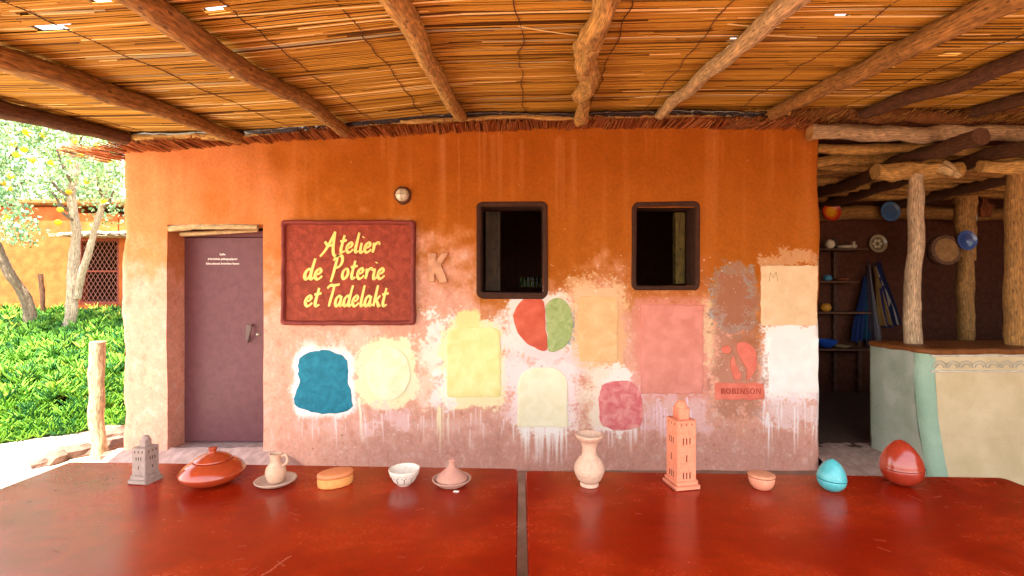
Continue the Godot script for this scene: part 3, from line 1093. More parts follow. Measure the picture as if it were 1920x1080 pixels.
	tag(put(b, "wall_plate_pole", M.log_gold, null), "long thin pole lying along the wall top under the roof poles", "pole")
	b = mb()
	pl = []
	for q in [[246, 252], [440, 251], [560, 240], [650, 235], [760, 222], [870, 217], [1000, 215], [1100, 214], [1240, 213], [1350, 211], [1480, 210]]: pl.append(P(q[0], q[1], 4.3))
	var ps := wobbly(pl, 0.03, 25.0, 14)
	var sheet := PackedVector3Array()
	for q in ps:
		for j in 5:
			sheet.append(q + Vector3(0, -0.012 * j + 0.03 + 0.008 * soft.get_noise_2d(q.x * 9.0, j * 1.7), 0.02 * sin(j * 1.1) + 0.016 * soft.get_noise_2d(q.x * 14.0, j * 2.0)))
	surf(b, sheet, 5, false)
	var pm := mat("2a2320", 0.16, false, 1.0, 0.8)
	tag(put(b, "plastic_sheet", pm, null), "glossy dark plastic sheet edge tucked along the top of the wall", "plastic sheet")


func x_fill(a: Array, lo: float, hi: float, step: float) -> void:
	var x := lo
	while x < hi:
		a.append(x)
		x += step
	a.append(hi)


# ---------------------------------------------------------------- workshop on the right
func workshop() -> void:
	var o := thing("open_workshop", Vector3(5.0, 0, -6.0), "dark open pottery workshop with log ceiling beyond the counter", "building")
	var b := mb()
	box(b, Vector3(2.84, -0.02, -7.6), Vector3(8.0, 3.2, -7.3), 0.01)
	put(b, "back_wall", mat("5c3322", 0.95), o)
	b = mb()
	box(b, Vector3(7.7, -0.02, -7.3), Vector3(8.0, 3.2, -1.0), 0.01)
	put(b, "side_wall", mat("8a5236", 0.95), o)
	b = mb()
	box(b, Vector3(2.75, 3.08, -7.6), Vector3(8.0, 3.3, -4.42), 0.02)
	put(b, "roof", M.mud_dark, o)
	b = mb()
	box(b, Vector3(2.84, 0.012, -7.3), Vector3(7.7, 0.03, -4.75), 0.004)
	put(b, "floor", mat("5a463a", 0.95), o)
	b = mb()
	var pa := PackedVector3Array()
	for i in 8:
		for j in 14:
			var f := i / 7.0
			var xx := 2.80 + j * 0.062
			pa.append(Vector3(xx, 0.035 + 0.025 * soft.get_noise_2d(xx * 6.0, f * 4.0) - 0.16 * f * f, -4.85 + 0.85 * f))
	surf(b, pa, 14, false, true)
	put(b, "threshold", mat("b49a90", 0.95), o)
	b = mb()
	box(b, Vector3(5.2, -0.12, -3.7), Vector3(5.5, 2.55, 1.5), 0.03)  # wall added out of view to cut the light from the right
	put(b, "added_shade_wall", mat("8a5236", 0.95), o)
	# ceiling logs lying across
	var r := RandomNumberGenerator.new()
	r.seed = 33
	var rows := [[4.40, 3.015, 0.068, 2.655, "log_grey"], [4.74, 2.975, 0.05, 2.86, "log_gold"], [5.02, 2.935, 0.052, 2.86, "log_gold"]]
	var d := 5.28
	while d < 7.2:
		rows.append([d, 2.93, r.randf_range(0.042, 0.058), 2.86, "log_brown" if r.randf() < 0.6 else "log_gold"])
		d += r.randf_range(0.17, 0.24)
	for k in rows.size():
		var q: Array = rows[k]
		b = mb()
		tube(b, wobbly([Vector3(q[3], q[1], -q[0]), Vector3(4.4, q[1] - 0.005, -q[0] + 0.01), Vector3(7.68, q[1], -q[0])], 0.05, k * 9.0, 16), q[2], q[2] * 1.05, 14, Color.WHITE, 0.35, k * 5.0, k > 0)
		var it := put(b, "ceiling_log", M[q[4]], o)
		if k == 0:
			it.set_meta("label", "pale front ceiling log with a sawn end")
			b = mb()
			var c0 := Vector3(q[3] - 0.001, q[1], -q[0])
			lathe(b, [Vector2(0.066, -0.01), Vector2(0.066, 0.0), Vector2(0.066, 0.0), Vector2(0.05, 0.0015), Vector2(0.03, 0.0), Vector2(0.0, 0.002)], 20, Transform3D(Basis(Vector3.BACK, PI / 2), c0), Color.WHITE, 0.1)
			put(b, "sawn_end", M.cut, it)
	# beams running into the room on short caps and posts
	for q in [[3.72, 3.99, 3.88, 0.068], [4.42, 4.5, 3.9, 0.07], [5.5, 5.6, 3.9, 0.07]]:
		b = mb()
		tube(b, wobbly([Vector3(q[0], 2.845, -q[2]), Vector3((q[0] + q[1]) / 2, 2.85, -5.2), Vector3(q[1], 2.85, -7.25)], 0.04, q[0] * 7.0, 16), q[3], q[3] * 0.95, 14, Color.WHITE, 0.3, q[0])
		put(b, "beam", M.log_dark, o)
	b = mb()
	tube(b, wobbly([P(1643, 322, 4.55), P(1700, 321, 4.55), P(1760, 318, 4.55), P(1803, 317, 4.55)], 0.02, 77.0, 8), 0.072, 0.08, 16, Color.WHITE, 0.5, 2.0)
	put(b, "post_cap", M.log_gold, o)
	b = mb()
	for q in [[1775, 322, 0.05], [1790, 326, 0.045], [1782, 312, 0.04]]:
		tube(b, curve([P(q[0] - 12, q[1] - 4, 4.52), P(q[0], q[1], 4.47), P(q[0] + 8, q[1] + 6, 4.46)], 4), q[2], q[2] * 0.5, 8, Color.WHITE, 0.4, q[0])
	put(b, "branch_stub", M.log_pale, o)
	b = mb()
	tube(b, wobbly([P(1838, 312, 4.36), P(1900, 312, 4.36), P(2000, 312, 4.36)], 0.02, 97.0, 8), 0.055, 0.06, 14, Color.WHITE, 0.4, 22.0)
	put(b, "post_cap", M.log_gold, o)
	b = mb()
	tube(b, wobbly([P(1713, 650, 4.52), P(1714, 500, 4.52), P(1719, 328, 4.55)], 0.018, 55.0, 18), 0.070, 0.060, 18, Color.WHITE, 0.14, 12.0)
	put(b, "post", M.log_grey, o)
	b = mb()
	tube(b, wobbly([P(1905, 648, 4.4), P(1908, 318, 4.4)], 0.02, 65.0, 20), 0.085, 0.078, 16, Color.WHITE, 0.15, 32.0)
	put(b, "post", M.log_brown, o)
	b = mb()
	tube(b, wobbly([Vector3(5.85, 0.0, -6.3), Vector3(5.83, 2.0, -6.3)], 0.02, 66.0, 20), 0.09, 0.088, 14, Color.WHITE, 0.25, 36.0)
	tube(b, wobbly([Vector3(5.83, 1.95, -6.3), Vector3(5.84, 2.8, -6.3)], 0.02, 67.0, 20), 0.095, 0.11, 14, Color.WHITE, 0.3, 38.0)
	put(b, "post", M.log_brown, o)
	b = mb()
	tube(b, wobbly([Vector3(2.86, 2.71, -7.18), Vector3(5.0, 2.72, -7.18), Vector3(7.68, 2.70, -7.18)], 0.03, 68.0, 16), 0.10, 0.10, 14, Color.WHITE, 0.2, 40.0)
	put(b, "wall_log", M.log_brown, o)
	# straw and mud edge between the porch mat and the workshop roof
	b = mb()
	var x := 2.0
	while x < 6.4:
		x += r.randf_range(0.003, 0.007)
		var y := 3.135 + 0.03 * soft.get_noise_2d(x * 2.0, 4.0) + r.randf_range(-0.03, 0.03)
		var c := lin("6b4020").lerp(lin("c79a52"), r.randf())
		tube(b, PackedVector3Array([Vector3(x, y, -4.5), Vector3(x + r.randf_range(-0.06, 0.06), y + r.randf_range(-0.01, 0.07), -4.5 + r.randf_range(0.12, 0.22))]), 0.004, 0.003, 4, c)
	tag(put(b, "straw_edge", M.reed, o), "", "", "", "stuff")
	b = mb()
	tube(b, wobbly([Vector3(1.9, 3.18, -4.42), Vector3(4.0, 3.19, -4.42), Vector3(7.6, 3.2, -4.42)], 0.06, 15.0, 20), 0.07, 0.07, 12, Color.WHITE, 0.6, 15.0)
	put(b, "mud_edge", mat("8a5a34", 0.95), o)

	shelf_and_wares()


func plate_at(px: float, py: float, d: float, rad: float, hexes: Array, label: String, rings: Array) -> Node3D:
	var at := P(px, py, d)
	var o := thing("wall_plate", at, label, "plate", "plates hung in the workshop")
	var face := Transform3D(Basis(Vector3.RIGHT, PI / 2 - 0.06), at)
	var prev := 0.0
	for k in hexes.size():
		var b := mb()
		var lo: float = rings[k] * rad
		var hi: float = rings[k + 1] * rad
		var h0 := 0.012 * lo / rad * lo / rad * 2.0
		var h1 := 0.012 * hi / rad * hi / rad * 2.0
		lathe(b, [Vector2(hi, h1 - 0.008), Vector2(hi + 0.0005, h1), Vector2(hi, h1), Vector2((lo + hi) / 2, (h0 + h1) / 2), Vector2(lo, h0)], 32, face)
		put(b, ["rim", "band", "centre"][clampi(hexes.size() - 1 - k, 0, 2)] if hexes.size() > 1 else "dish", mat(hexes[k], 0.2, false, 1.0, 0.6), o)
	return o

func shelf_and_wares() -> void:
	plate_at(1558, 397, 7.02, 0.135, ["f0b020", "e8741c", "c63a28"], "orange and yellow glazed plate on the log at the workshop's left end", [0.0, 0.5, 0.75, 1.0])
	plate_at(1668, 397, 7.02, 0.145, ["3f5f8e", "4d6fa0"], "blue glazed plate on the log, right of the orange plate", [0.0, 0.7, 1.0])
	plate_at(1813, 405, 7.02, 0.14, ["b5b0a4", "a8a496"], "pale grey glazed plate on the log near the carved wooden bracket", [0.0, 0.7, 1.0])
	plate_at(1811, 451, 6.1, 0.125, ["2f467e", "3c5694"], "dark blue plate hung on the inner post below the grey plate", [0.0, 0.7, 1.0])
	var fl := plate_at(1645, 457, 7.26, 0.135, ["7a6a52", "a39272"], "brown and cream plate with flower pattern on the back wall", [0.0, 0.72, 1.0])
	var b := mb()
	var c := P(1645, 457, 7.24)
	for k in 6:
		var a := TAU * k / 6.0
		var q := c + Vector3(cos(a), sin(a), 0) * 0.05
		lathe(b, [Vector2(0.024, 0.0), Vector2(0.022, 0.006), Vector2(0.0, 0.008)], 10, Transform3D(Basis(Vector3.RIGHT, PI / 2), q))
	put(b, "flower", mat("c6b692", 0.4, false), fl)
	# round wooden drum hung on the inner post
	var at := P(1768, 470, 6.15)
	var o := thing("hanging_drum", at, "round dark wooden drum hung on the inner post", "drum")
	b = mb()
	lathe(b, [Vector2(0.10, -0.10), Vector2(0.19, -0.04), Vector2(0.2, 0.02), Vector2(0.19, 0.05), Vector2(0.19, 0.05), Vector2(0.15, 0.055)], 28, Transform3D(Basis(Vector3.RIGHT, PI / 2 - 0.1), at))
	put(b, "shell", M.log_dark, o)
	b = mb()
	lathe(b, [Vector2(0.15, 0.05), Vector2(0.145, 0.062), Vector2(0.0, 0.064)], 28, Transform3D(Basis(Vector3.RIGHT, PI / 2 - 0.1), at))
	put(b, "skin", mat("9a7446", 0.8), o)
	# carved bracket
	b = mb()
	at = P(1843, 390, 7.0)
	slab(b, PackedVector2Array([Vector2(-0.08, -0.13), Vector2(0.08, -0.13), Vector2(0.10, -0.03), Vector2(0.15, 0.03), Vector2(0.06, 0.05), Vector2(0.02, 0.09), Vector2(0.02, 0.2), Vector2(-0.05, 0.2), Vector2(-0.05, 0.06), Vector2(-0.08, 0.0)]), 0.0, 0.05, 0.004, Transform3D(Basis(), at))
	tag(put(b, "carved_bracket", wood("a8643a"), null), "small carved wooden bracket on the workshop log right of the grey plate", "bracket")
	# shelves
	var s := thing("wall_shelf", Vector3(3.9, 0, -7.15), "narrow wooden wall shelf with four boards left of the aprons", "shelf")
	for q in [[467, 1615], [527, 1600], [584, 1622], [652, 1628]]:
		b = mb()
		var l := P(1500, q[0], 7.12); var e := P(q[1], q[0], 7.12)
		box(b, Vector3(2.9, l.y - 0.03, -7.29), Vector3(e.x, l.y, -6.98), 0.004)
		put(b, "board", wood("7a5238"), s)
	for px in [1566, 1612]:
		b = mb()
		var e := P(px, 440, 7.24)
		box(b, Vector3(e.x - 0.03, 0.02, -7.285), Vector3(e.x + 0.03, 2.35 if px < 1600 else 1.32, -7.23), 0.004)
		put(b, "upright", wood("6a4630"), s)
	# wares on the shelves
	var wares := [
		[1556, 467, "d8c6a8", [0.03, 0.0, 0.07, 0.05, 0.06, 0.1, 0.03, 0.14], "cream round pot on the top shelf board"],
		[1582, 467, "c9bba0", [0.06, 0.0, 0.10, 0.03, 0.10, 0.05, 0.02, 0.06], "flat pale dish on the top shelf board"],
		[1600, 467, "b8ab90", [0.03, 0.0, 0.05, 0.04, 0.02, 0.09, 0.03, 0.11], "small pale jar at the end of the top shelf board"],
		[1552, 527, "4c86a0", [0.03, 0.0, 0.06, 0.03, 0.05, 0.08, 0.02, 0.09], "small turquoise pot on the second shelf board"],
		[1580, 527, "8a4a30", [0.06, 0.0, 0.09, 0.03, 0.09, 0.04, 0.03, 0.05], "flat red clay dish on the second shelf board"],
		[1548, 584, "c98a2e", [0.04, 0.0, 0.08, 0.05, 0.06, 0.1, 0.03, 0.12], "ochre pot on the third shelf board"],
		[1549, 652, "2450b0", [0.06, 0.0, 0.13, 0.06, 0.15, 0.12, 0.14, 0.12, 0.1, 0.06, 0.0, 0.03], "bright blue bowl on the lowest shelf board"],
		[1578, 652, "b8a878", [0.07, 0.0, 0.13, 0.03, 0.13, 0.035, 0.06, 0.03], "flat straw coloured dish on the lowest shelf board"],
	]
	for q in wares:
		b = mb()
		var base := P(q[0], q[1], 7.12)
		var pr := [Vector2(0.0, 0.001)]
		for k in range(0, q[3].size(), 2): pr.append(Vector2(q[3][k], q[3][k + 1]))
		pr.append(Vector2(0.0, pr[-1].y))
		lathe(b, pr, 20, xf(Vector3(base.x, base.y, -7.12)))
		tag(put(b, "shelf_pot", mat(q[2], 0.35, false), null), q[4], "pot", "pots on the wall shelf")
	# aprons on pegs
	for q in [[1622, 520, 1612, 636, 0.24, "22366e", "dark blue apron hanging nearest the shelf", "1c4c6c"], [1628, 497, 1638, 648, 0.20, "463a46", "grey and white striped apron hanging in the middle of the row", "8a848c"], [1640, 500, 1668, 608, 0.30, "8a6a3c", "tan and cream apron hanging half over the striped one", "a89c8c"], [1648, 492, 1670, 610, 0.22, "24265a", "navy apron hanging furthest right", "1c2650"]]:
		var top := P(q[0], q[1], 7.2); var bot := P(q[2], q[3], 7.12)
		var ap := thing("apron", Vector3(bot.x, bot.y, -7.14), q[6], "apron", "aprons hung on the workshop wall")
		for half in 2:
			var p := PackedVector3Array()
			var n := 14
			for i in n:
				var f := i / float(n - 1)
				var fw: float = lerpf(0.03, q[4] * 0.5, smoothstep(0.0, 0.85, f))
				var mid := top.lerp(bot, f)
				for j in 13:
					var u := j / 12.0 if half == 0 else j / 12.0
					var s2 := lerpf(-1.0, 0.15, u) if half == 0 else lerpf(0.15, 1.0, u)
					p.append(Vector3(mid.x + s2 * fw, mid.y + 0.02 * s2 * f - 0.03 * f * absf(sin(s2 * 5.0 + q[1])), mid.z + 0.035 * sin(s2 * 11.0 + q[0] + f * 1.5) * (0.3 + f) + 0.02 * f))
			b = mb()
			surf(b, p, 13, false, true)
			put(b, "cloth" if half == 0 else "cloth_side", mat(q[5] if half == 0 else q[7], 0.9, true, 4.0), ap)
		b = mb()
		tube(b, curve([top + Vector3(-0.03, 0, 0), top + Vector3(0.0, 0.06, -0.01), top + Vector3(0.03, 0, 0)], 4), 0.006, 0.006, 5)
		put(b, "neck_strap", mat("2a2a3a", 0.9, false), ap)


# ---------------------------------------------------------------- counter
func counter() -> void:
	var o := thing("painted_counter", Vector3(5.4, 0, -4.4), "cream and sage green plastered counter with brown top at the workshop entrance", "counter")
	# plan outline, x to the right and depth away, front left corner rounded
	var front := mb()
	var x0 := 3.47
	var rows := 16
	var p := PackedVector3Array()
	for i in rows:
		var y := lerpf(-0.13, 1.045, i / float(rows - 1))
		var flare := 0.06 * (1.0 - y) * (1.0 - y)
		for j in 40:
			var x := lerpf(x0 + 0.10 + flare, 7.7, j / 39.0)
			p.append(Vector3(x, y, -4.13 + flare + 0.008 * soft.get_noise_2d(x * 2.0, y * 2.0)))
	surf(front, p, 40, false)
	put(front, "front_face", blotched("d0be94", "dccca8", 81, 0.006), o)
	var c := mb()
	p = PackedVector3Array()
	for i in rows:
		var y := lerpf(-0.13, 1.045, i / float(rows - 1))
		var flare := 0.06 * (1.0 - y) * (1.0 - y)
		for j in 9:
			var a := PI / 2 * j / 8.0
			p.append(Vector3(x0 + 0.10 + flare - 0.10 * cos(a), y, -4.23 + flare + 0.10 * sin(a) + 0.008 * soft.get_noise_2d(x0 * 2.0, y * 2.0)))
	surf(c, p, 9, false)
	put(c, "rounded_corner", blotched("8cac96", "a2bea8", 82, 0.006), o)
	c = mb()
	p = PackedVector3Array()
	for i in rows:
		var y := lerpf(-0.13, 1.045, i / float(rows - 1))
		var flare := 0.06 * (1.0 - y) * (1.0 - y)
		for j in 10:
			var z := lerpf(-4.74, -4.23 + flare, j / 9.0)
			p.append(Vector3(x0 + flare * j / 9.0 + 0.008 * soft.get_noise_2d(z * 4.0, y * 3.0), y, z))
	surf(c, p, 10, false)
	put(c, "end_face", blotched("98a690", "b4b8ac", 83, 0.006), o)
	c = mb()
	box(c, Vector3(x0, -0.02, -4.76), Vector3(7.7, 1.045, -4.735), 0.002)
	put(c, "back_face", mat("a8b098", 0.9), o)
	# top slab with a soft uneven edge
	c = mb()
	var prof := PackedVector2Array()
	p = PackedVector3Array()
	var cols := 60
	for ring in [[0.0, 1.03], [-0.012, 1.04], [-0.014, 1.06], [0.0, 1.075], [0.03, 1.08], [0.30, 1.082]]:
		for j in cols:
			var f := j / float(cols - 1)
			var q: Vector2
			if f < 0.2: q = Vector2(x0, lerpf(4.76, 4.22, f / 0.2))
			elif f < 0.3:
				var a := (f - 0.2) / 0.1 * PI / 2
				q = Vector2(x0 + 0.1 - 0.1 * cos(a), 4.22 - 0.1 * sin(a))
			else: q = Vector2(lerpf(x0 + 0.1, 7.7, (f - 0.3) / 0.7), 4.12)
			var inn := Vector2(1, 0) if f < 0.2 else (Vector2(0, 1) if f > 0.3 else Vector2(cos((f - 0.2) / 0.1 * PI / 2), sin((f - 0.2) / 0.1 * PI / 2)))
			q += inn * ring[0]
			var wv := 0.012 * soft.get_noise_2d(q.x * 3.0, q.y * 3.0)
			p.append(Vector3(q.x, ring[1] + wv, -q.y))
	surf(c, p, cols, false)
	quad(c, Vector3(x0 + 0.2, 1.080, -4.3), Vector3(7.7, 1.080, -4.3), Vector3(7.7, 1.080, -4.77), Vector3(x0 + 0.2, 1.080, -4.77))
	put(c, "counter_top", mat("8a5428", 0.5, true, 2.0), o)
	# carved band: two ridges and a row of arcs
	c = mb()
	for y in [1.6 - 127.0 * 4.13 / 900.0, 1.6 - 156.0 * 4.13 / 900.0]:
		var pts := PackedVector3Array()
		for k in 40: 
			var x := lerpf(x0 + 0.06, 7.6, k / 39.0)
			pts.append(Vector3(x, y, -4.124 + 0.008 * soft.get_noise_2d(x * 2.0, y * 2.0)))
		tube(c, pts, 0.009, 0.009, 6)
	put(c, "ridge", mat("e8e4d8", 0.85), o)
	var x := x0 + 0.14
	while x < 5.2:
		for rad in [0.06, 0.035]:
			c = mb()
			var pts := PackedVector3Array()
			for k in 13:
				var a: float = PI * k / 12.0
				pts.append(Vector3(x + cos(a) * rad, 0.915 + sin(a) * rad * 0.95, -4.122 + 0.008 * soft.get_noise_2d(x * 2.0, 1.8)))
			tube(c, pts, 0.005, 0.005, 5)
			put(c, "arc", mat("d6d2c4", 0.85) if not M.has("arc") else M.arc, o)
		x += 0.115


# ---------------------------------------------------------------- garden on the left
func bed_y(x: float, d: float) -> float:
	var f := (d - bed_edge(x))
	return maxf(0.0, smoothstep(0.0, 0.5, f) * 0.12 + maxf(0.0, f) * 0.19 + 0.05 * soft.get_noise_2d(x * 0.9, d * 0.9) * smoothstep(0.0, 1.0, f))

func bed_edge(x: float) -> float:
	return 5.0 + (x + 5.4) * 0.9 if x > -5.4 else 5.0 - (x + 5.4) * -0.15

func leaves(n: int, centres: Array, leaf: Mesh, m: Material, sd: int, size: Vector2, tones: Array) -> MultiMesh:
	var r := RandomNumberGenerator.new()
	r.seed = sd
	var mm := MultiMesh.new()
	mm.transform_format = MultiMesh.TRANSFORM_3D
	mm.use_colors = true
	mm.mesh = leaf
	mm.instance_count = n
	for k in n:
		var c: Array = centres[r.randi() % centres.size()]
		var dir := Vector3(r.randfn(), r.randfn(), r.randfn()).normalized()
		var rad := pow(r.randf(), 0.5)
		var at: Vector3 = c[0] + dir * rad * c[1]
		var bs := Basis.from_euler(Vector3(r.randf() * TAU, r.randf() * TAU, r.randf() * TAU)) * Basis.from_scale(Vector3.ONE * r.randf_range(size.x, size.y))
		mm.set_instance_transform(k, Transform3D(bs, at))
		var t := r.randf()
		mm.set_instance_color(k, lin(tones[r.randi() % tones.size()]) * (0.75 + 0.5 * t))
	return mm

func leaf_mesh(l: float, w: float, fold := 0.25) -> ArrayMesh:
	var b := mb()
	surf(b, PackedVector3Array([Vector3(0, 0, 0), Vector3(0, 0, 0), Vector3(0, 0, 0), Vector3(-w, w * fold, l * 0.35), Vector3(0, 0, l * 0.4), Vector3(w, w * fold, l * 0.35), Vector3(-w * 0.7, w * fold, l * 0.7), Vector3(0, 0, l * 0.75), Vector3(w * 0.7, w * fold, l * 0.7), Vector3(0, 0.0, l), Vector3(0, 0.0, l), Vector3(0, 0, l)]), 3)
	return mesh_of(b)

func multi(mm: MultiMesh, called: String, m: Material, parent: Node) -> MultiMeshInstance3D:
	var o := MultiMeshInstance3D.new()
	o.multimesh = mm
	o.material_override = m
	o.name = called
	if parent != self:
		o.position = -where(parent)
		o.set_meta("kind", "stuff")
	parent.add_child(o, true)
	return o

func garden() -> void:
	var r := RandomNumberGenerator.new()
	r.seed = 101
	# raised bed
	var b := mb()
	var p := PackedVector3Array()
	for i in 60:
		for j in 60:
			var x := -12.5 + j * 0.15
			var d := bed_edge(x) + i * 0.11
			p.append(Vector3(x, bed_y(x, d) + 0.008, -d))
	surf(b, p, 60)
	tag(put(b, "planting_bed", M.soil, null), "", "", "", "structure")
	# fleshy-leaved ground cover
	b = mb()
	for k in 9:
		var a := TAU * k / 9.0 + r.randf() * 0.4
		var up := r.randf_range(0.35, 1.1)
		var l := r.randf_range(0.07, 0.13)
		var dir := Vector3(cos(a) * cos(up), sin(up), sin(a) * cos(up))
		var tip := dir * l + Vector3(0, 0.015, 0)
		tube(b, PackedVector3Array([Vector3.ZERO, dir * l * 0.55, tip]), 0.011, 0.003, 5, Color.WHITE, 0.0, 0.0, false)
	var clump := mesh_of(b)
	var mm := MultiMesh.new()
	mm.transform_format = MultiMesh.TRANSFORM_3D
	mm.use_colors = true
	mm.mesh = clump
	var spots := []
	for k in 22000:
		var x := r.randf_range(-11.5, -3.7)
		var d := bed_edge(x) - 0.12 + pow(r.randf(), 1.3) * 4.6
		if d > 9.3: continue
		if x > -3.9 and d < 8.4: continue
		spots.append([x, d])
	mm.instance_count = spots.size()
	for k in spots.size():
		var x: float = spots[k][0]; var d: float = spots[k][1]
		var hump := 0.03 + 0.30 * absf(soft.get_noise_2d(x * 2.6, d * 2.6)) + r.randf() * 0.07
		hump *= smoothstep(-0.15, 0.25, d - bed_edge(x))
		var bs := Basis(Vector3.UP, r.randf() * TAU) * Basis(Vector3.RIGHT, r.randf_range(-0.5, 0.5)) * Basis.from_scale(Vector3.ONE * r.randf_range(0.75, 1.5))
		mm.set_instance_transform(k, Transform3D(bs, Vector3(x, bed_y(x, d) + hump, -d)))
		var tone := r.randf()
		var c := lin("3f7a2a").lerp(lin("7cab3c"), tone)
		if tone < 0.3: c = lin("2a5c2c")
		if tone > 0.94: c = lin("b9c654")
		mm.set_instance_color(k, c)
	var gc := multi(mm, "ground_cover", M.leafy, self)
	tag(gc, "bright green fleshy ground cover filling the raised bed", "ground cover", "", "stuff")

	# the wall behind the garden with its window
	var far := thing("garden_building", Vector3(-8.8, 0, -9.9), "orange mud building behind the trees with a wire mesh window", "building")
	var d0 := 9.6
	var wl := P(143, 446, d0); var wr := P(221, 571, d0)
	b = mb()
	var fm := mat("d07038", 0.95, true, 0.6)
	box(b, Vector3(-16, -0.02, -d0 - 0.3), Vector3(wl.x, 3.25, -d0), 0.04)
	box(b, Vector3(wr.x, -0.02, -d0 - 0.3), Vector3(-6.2, 3.05, -d0), 0.03)
	box(b, Vector3(wl.x, -0.02, -d0 - 0.28), Vector3(wr.x, wr.y, -d0 - 0.005), 0.01)
	box(b, Vector3(wl.x, wl.y, -d0 - 0.28), Vector3(wr.x, 3.1, -d0 - 0.005), 0.01)
	put(b, "wall", fm, far)
	b = mb()
	box(b, Vector3(-16.2, 3.25, -13.0), Vector3(-5.0, 3.38, -d0 + 0.1), 0.04)
	put(b, "roof", mat("b07a48", 0.95), far)
	b = mb()
	box(b, Vector3(-16, -0.02, -13), Vector3(-5.0, 3.2, -12.8), 0.01)
	box(b, Vector3(-6.2, -0.02, -12.8), Vector3(-6.0, 3.2, -d0 - 0.3), 0.01)
	put(b, "back_wall", M.mud_dark, far)
	b = mb()
	for q in [[wl.x, wl.y - 0.06, wr.x, wl.y], [wl.x, wr.y, wr.x, wr.y + 0.06], [wl.x, wr.y + 0.06, wl.x + 0.06, wl.y - 0.06], [wr.x - 0.06, wr.y + 0.06, wr.x, wl.y - 0.06], [wl.x + 0.06, (wl.y + wr.y) / 2 - 0.02, wr.x - 0.06, (wl.y + wr.y) / 2 + 0.02]]:
		box(b, Vector3(q[0], q[1], -d0 - 0.10), Vector3(q[2], q[3], -d0 - 0.05), 0.004)
	var wn := put(b, "window", mat("a8503a", 0.7), far)
	b = mb()
	var w := wr.x - wl.x - 0.1; var h := wl.y - wr.y - 0.1
	for k in range(-16, 18):
		for s in [1.0, -1.0]:
			var a := Vector2(k * 0.09, 0.0); var e := Vector2(k * 0.09 + s * h * 0.62, h)
			var t0 := 0.0; var t1 := 1.0
			var dx := e.x - a.x
			var ta := (0.0 - a.x) / dx; var tb := (w - a.x) / dx
			t0 = maxf(t0, minf(ta, tb)); t1 = minf(t1, maxf(ta, tb))
			if t1 - t0 < 0.02: continue
			var q0 := a.lerp(e, t0); var q1 := a.lerp(e, t1)
			tube(b, PackedVector3Array([Vector3(wl.x + 0.05 + q0.x, wr.y + 0.05 + q0.y, -d0 - 0.075 + 0.003 * s), Vector3(wl.x + 0.05 + q1.x, wr.y + 0.05 + q1.y, -d0 - 0.075 + 0.003 * s)]), 0.005, 0.005, 4)
	put(b, "wire_mesh", mat("c08070", 0.6, false), wn)
	b = mb()
	var al := P(108, 436, 9.2); var ar := P(232, 436, 9.2)
	var pp := PackedVector3Array()
	for i in 8:
		for j in 30:
			var f := i / 7.0
			var x := lerpf(al.x, ar.x + 0.6, j / 29.0)
			pp.append(Vector3(x, al.y - 0.02 + 0.10 * f + 0.03 * soft.get_noise_2d(x * 3.0, f), -9.15 - 0.5 * f))
	surf(b, pp, 30, false)
	for k in 70:
		var x := lerpf(al.x - 0.05, ar.x + 0.6, r.randf())
		tube(b, PackedVector3Array([Vector3(x, al.y - 0.03 + r.randf_range(-0.03, 0.02), -9.6), Vector3(x + r.randf_range(-0.1, 0.1), al.y - 0.05 + r.randf_range(-0.03, 0.03), -9.08)]), 0.012, 0.008, 5)
	put(b, "awning", mat("e8dcc8", 0.95), far)

	# trees
	var leaf := leaf_mesh(0.07, 0.017)
	var tree := thing("fruit_tree", Vector3(-7.5, 0.5, -8.0), "forked pale trunk tree with yellow fruit beside the adobe wall", "tree")
	b = mb()
	tube(b, wobbly([P(128, 650, 8.0), P(134, 590, 8.0), P(139, 500, 8.0), P(137, 400, 8.0), P(140, 300, 8.0), P(144, 200, 8.0), P(150, 60, 8.0)], 0.05, 3.0, 8), 0.085, 0.04, 12, Color.WHITE, 0.3, 51.0)
	tube(b, wobbly([P(142, 560, 7.98), P(155, 510, 7.96), P(170, 455, 7.95), P(186, 405, 7.95), P(200, 350, 7.95), P(206, 260, 7.95)], 0.04, 13.0, 8), 0.06, 0.028, 12, Color.WHITE, 0.3, 57.0)
	put(b, "trunk", wood("f0e6da"), tree)
	for q in [[140, 340, 100, 270], [140, 370, 90, 330], [139, 400, 95, 360], [141, 300, 160, 230], [143, 250, 110, 180], [190, 395, 215, 350], [195, 370, 175, 310], [139, 420, 108, 385], [150, 180, 190, 120], [200, 330, 225, 290], [144, 210, 90, 150]]:
		b = mb()
		tube(b, wobbly([P(q[0], q[1], 8.0), P((q[0] + q[2]) / 2.0, (q[1] + q[3]) / 2.0 + 6.0, 7.9), P(q[2], q[3], 7.8 + 0.01 * (q[2] % 40))], 0.06, q[0] * 1.0 + q[1], 6), 0.032, 0.01, 7, Color.WHITE, 0.3, q[1])
		put(b, "branch", wood("9c8c7c"), tree)
	var cs := []
	for q in [[150, 250], [190, 300], [205, 340], [180, 350], [120, 290], [95, 280], [165, 310], [200, 270], [160, 220], [120, 230], [85, 330], [110, 350], [205, 385], [70, 250], [220, 320], [100, 200], [180, 180], [140, 140], [200, 200], [225, 260]]:
		cs.append([P(q[0], q[1], 8.0 + r.randf_range(-0.6, 0.8)), r.randf_range(0.28, 0.46)])
	var tones := ["9cbc80", "b0cc94", "84ac74", "c4d8a4", "a8ccae"]
	multi(leaves(5600, cs, leaf, M.leafy, 5, Vector2(0.7, 1.25), tones), "crown", M.leafy, tree)
	var fruit := SphereMesh.new()
	fruit.radius = 0.045; fruit.height = 0.086; fruit.radial_segments = 14; fruit.rings = 8
	var fmats := [mat("f0cc20", 0.5, false), mat("e8da3a", 0.5, false), mat("f0b028", 0.5, false)]
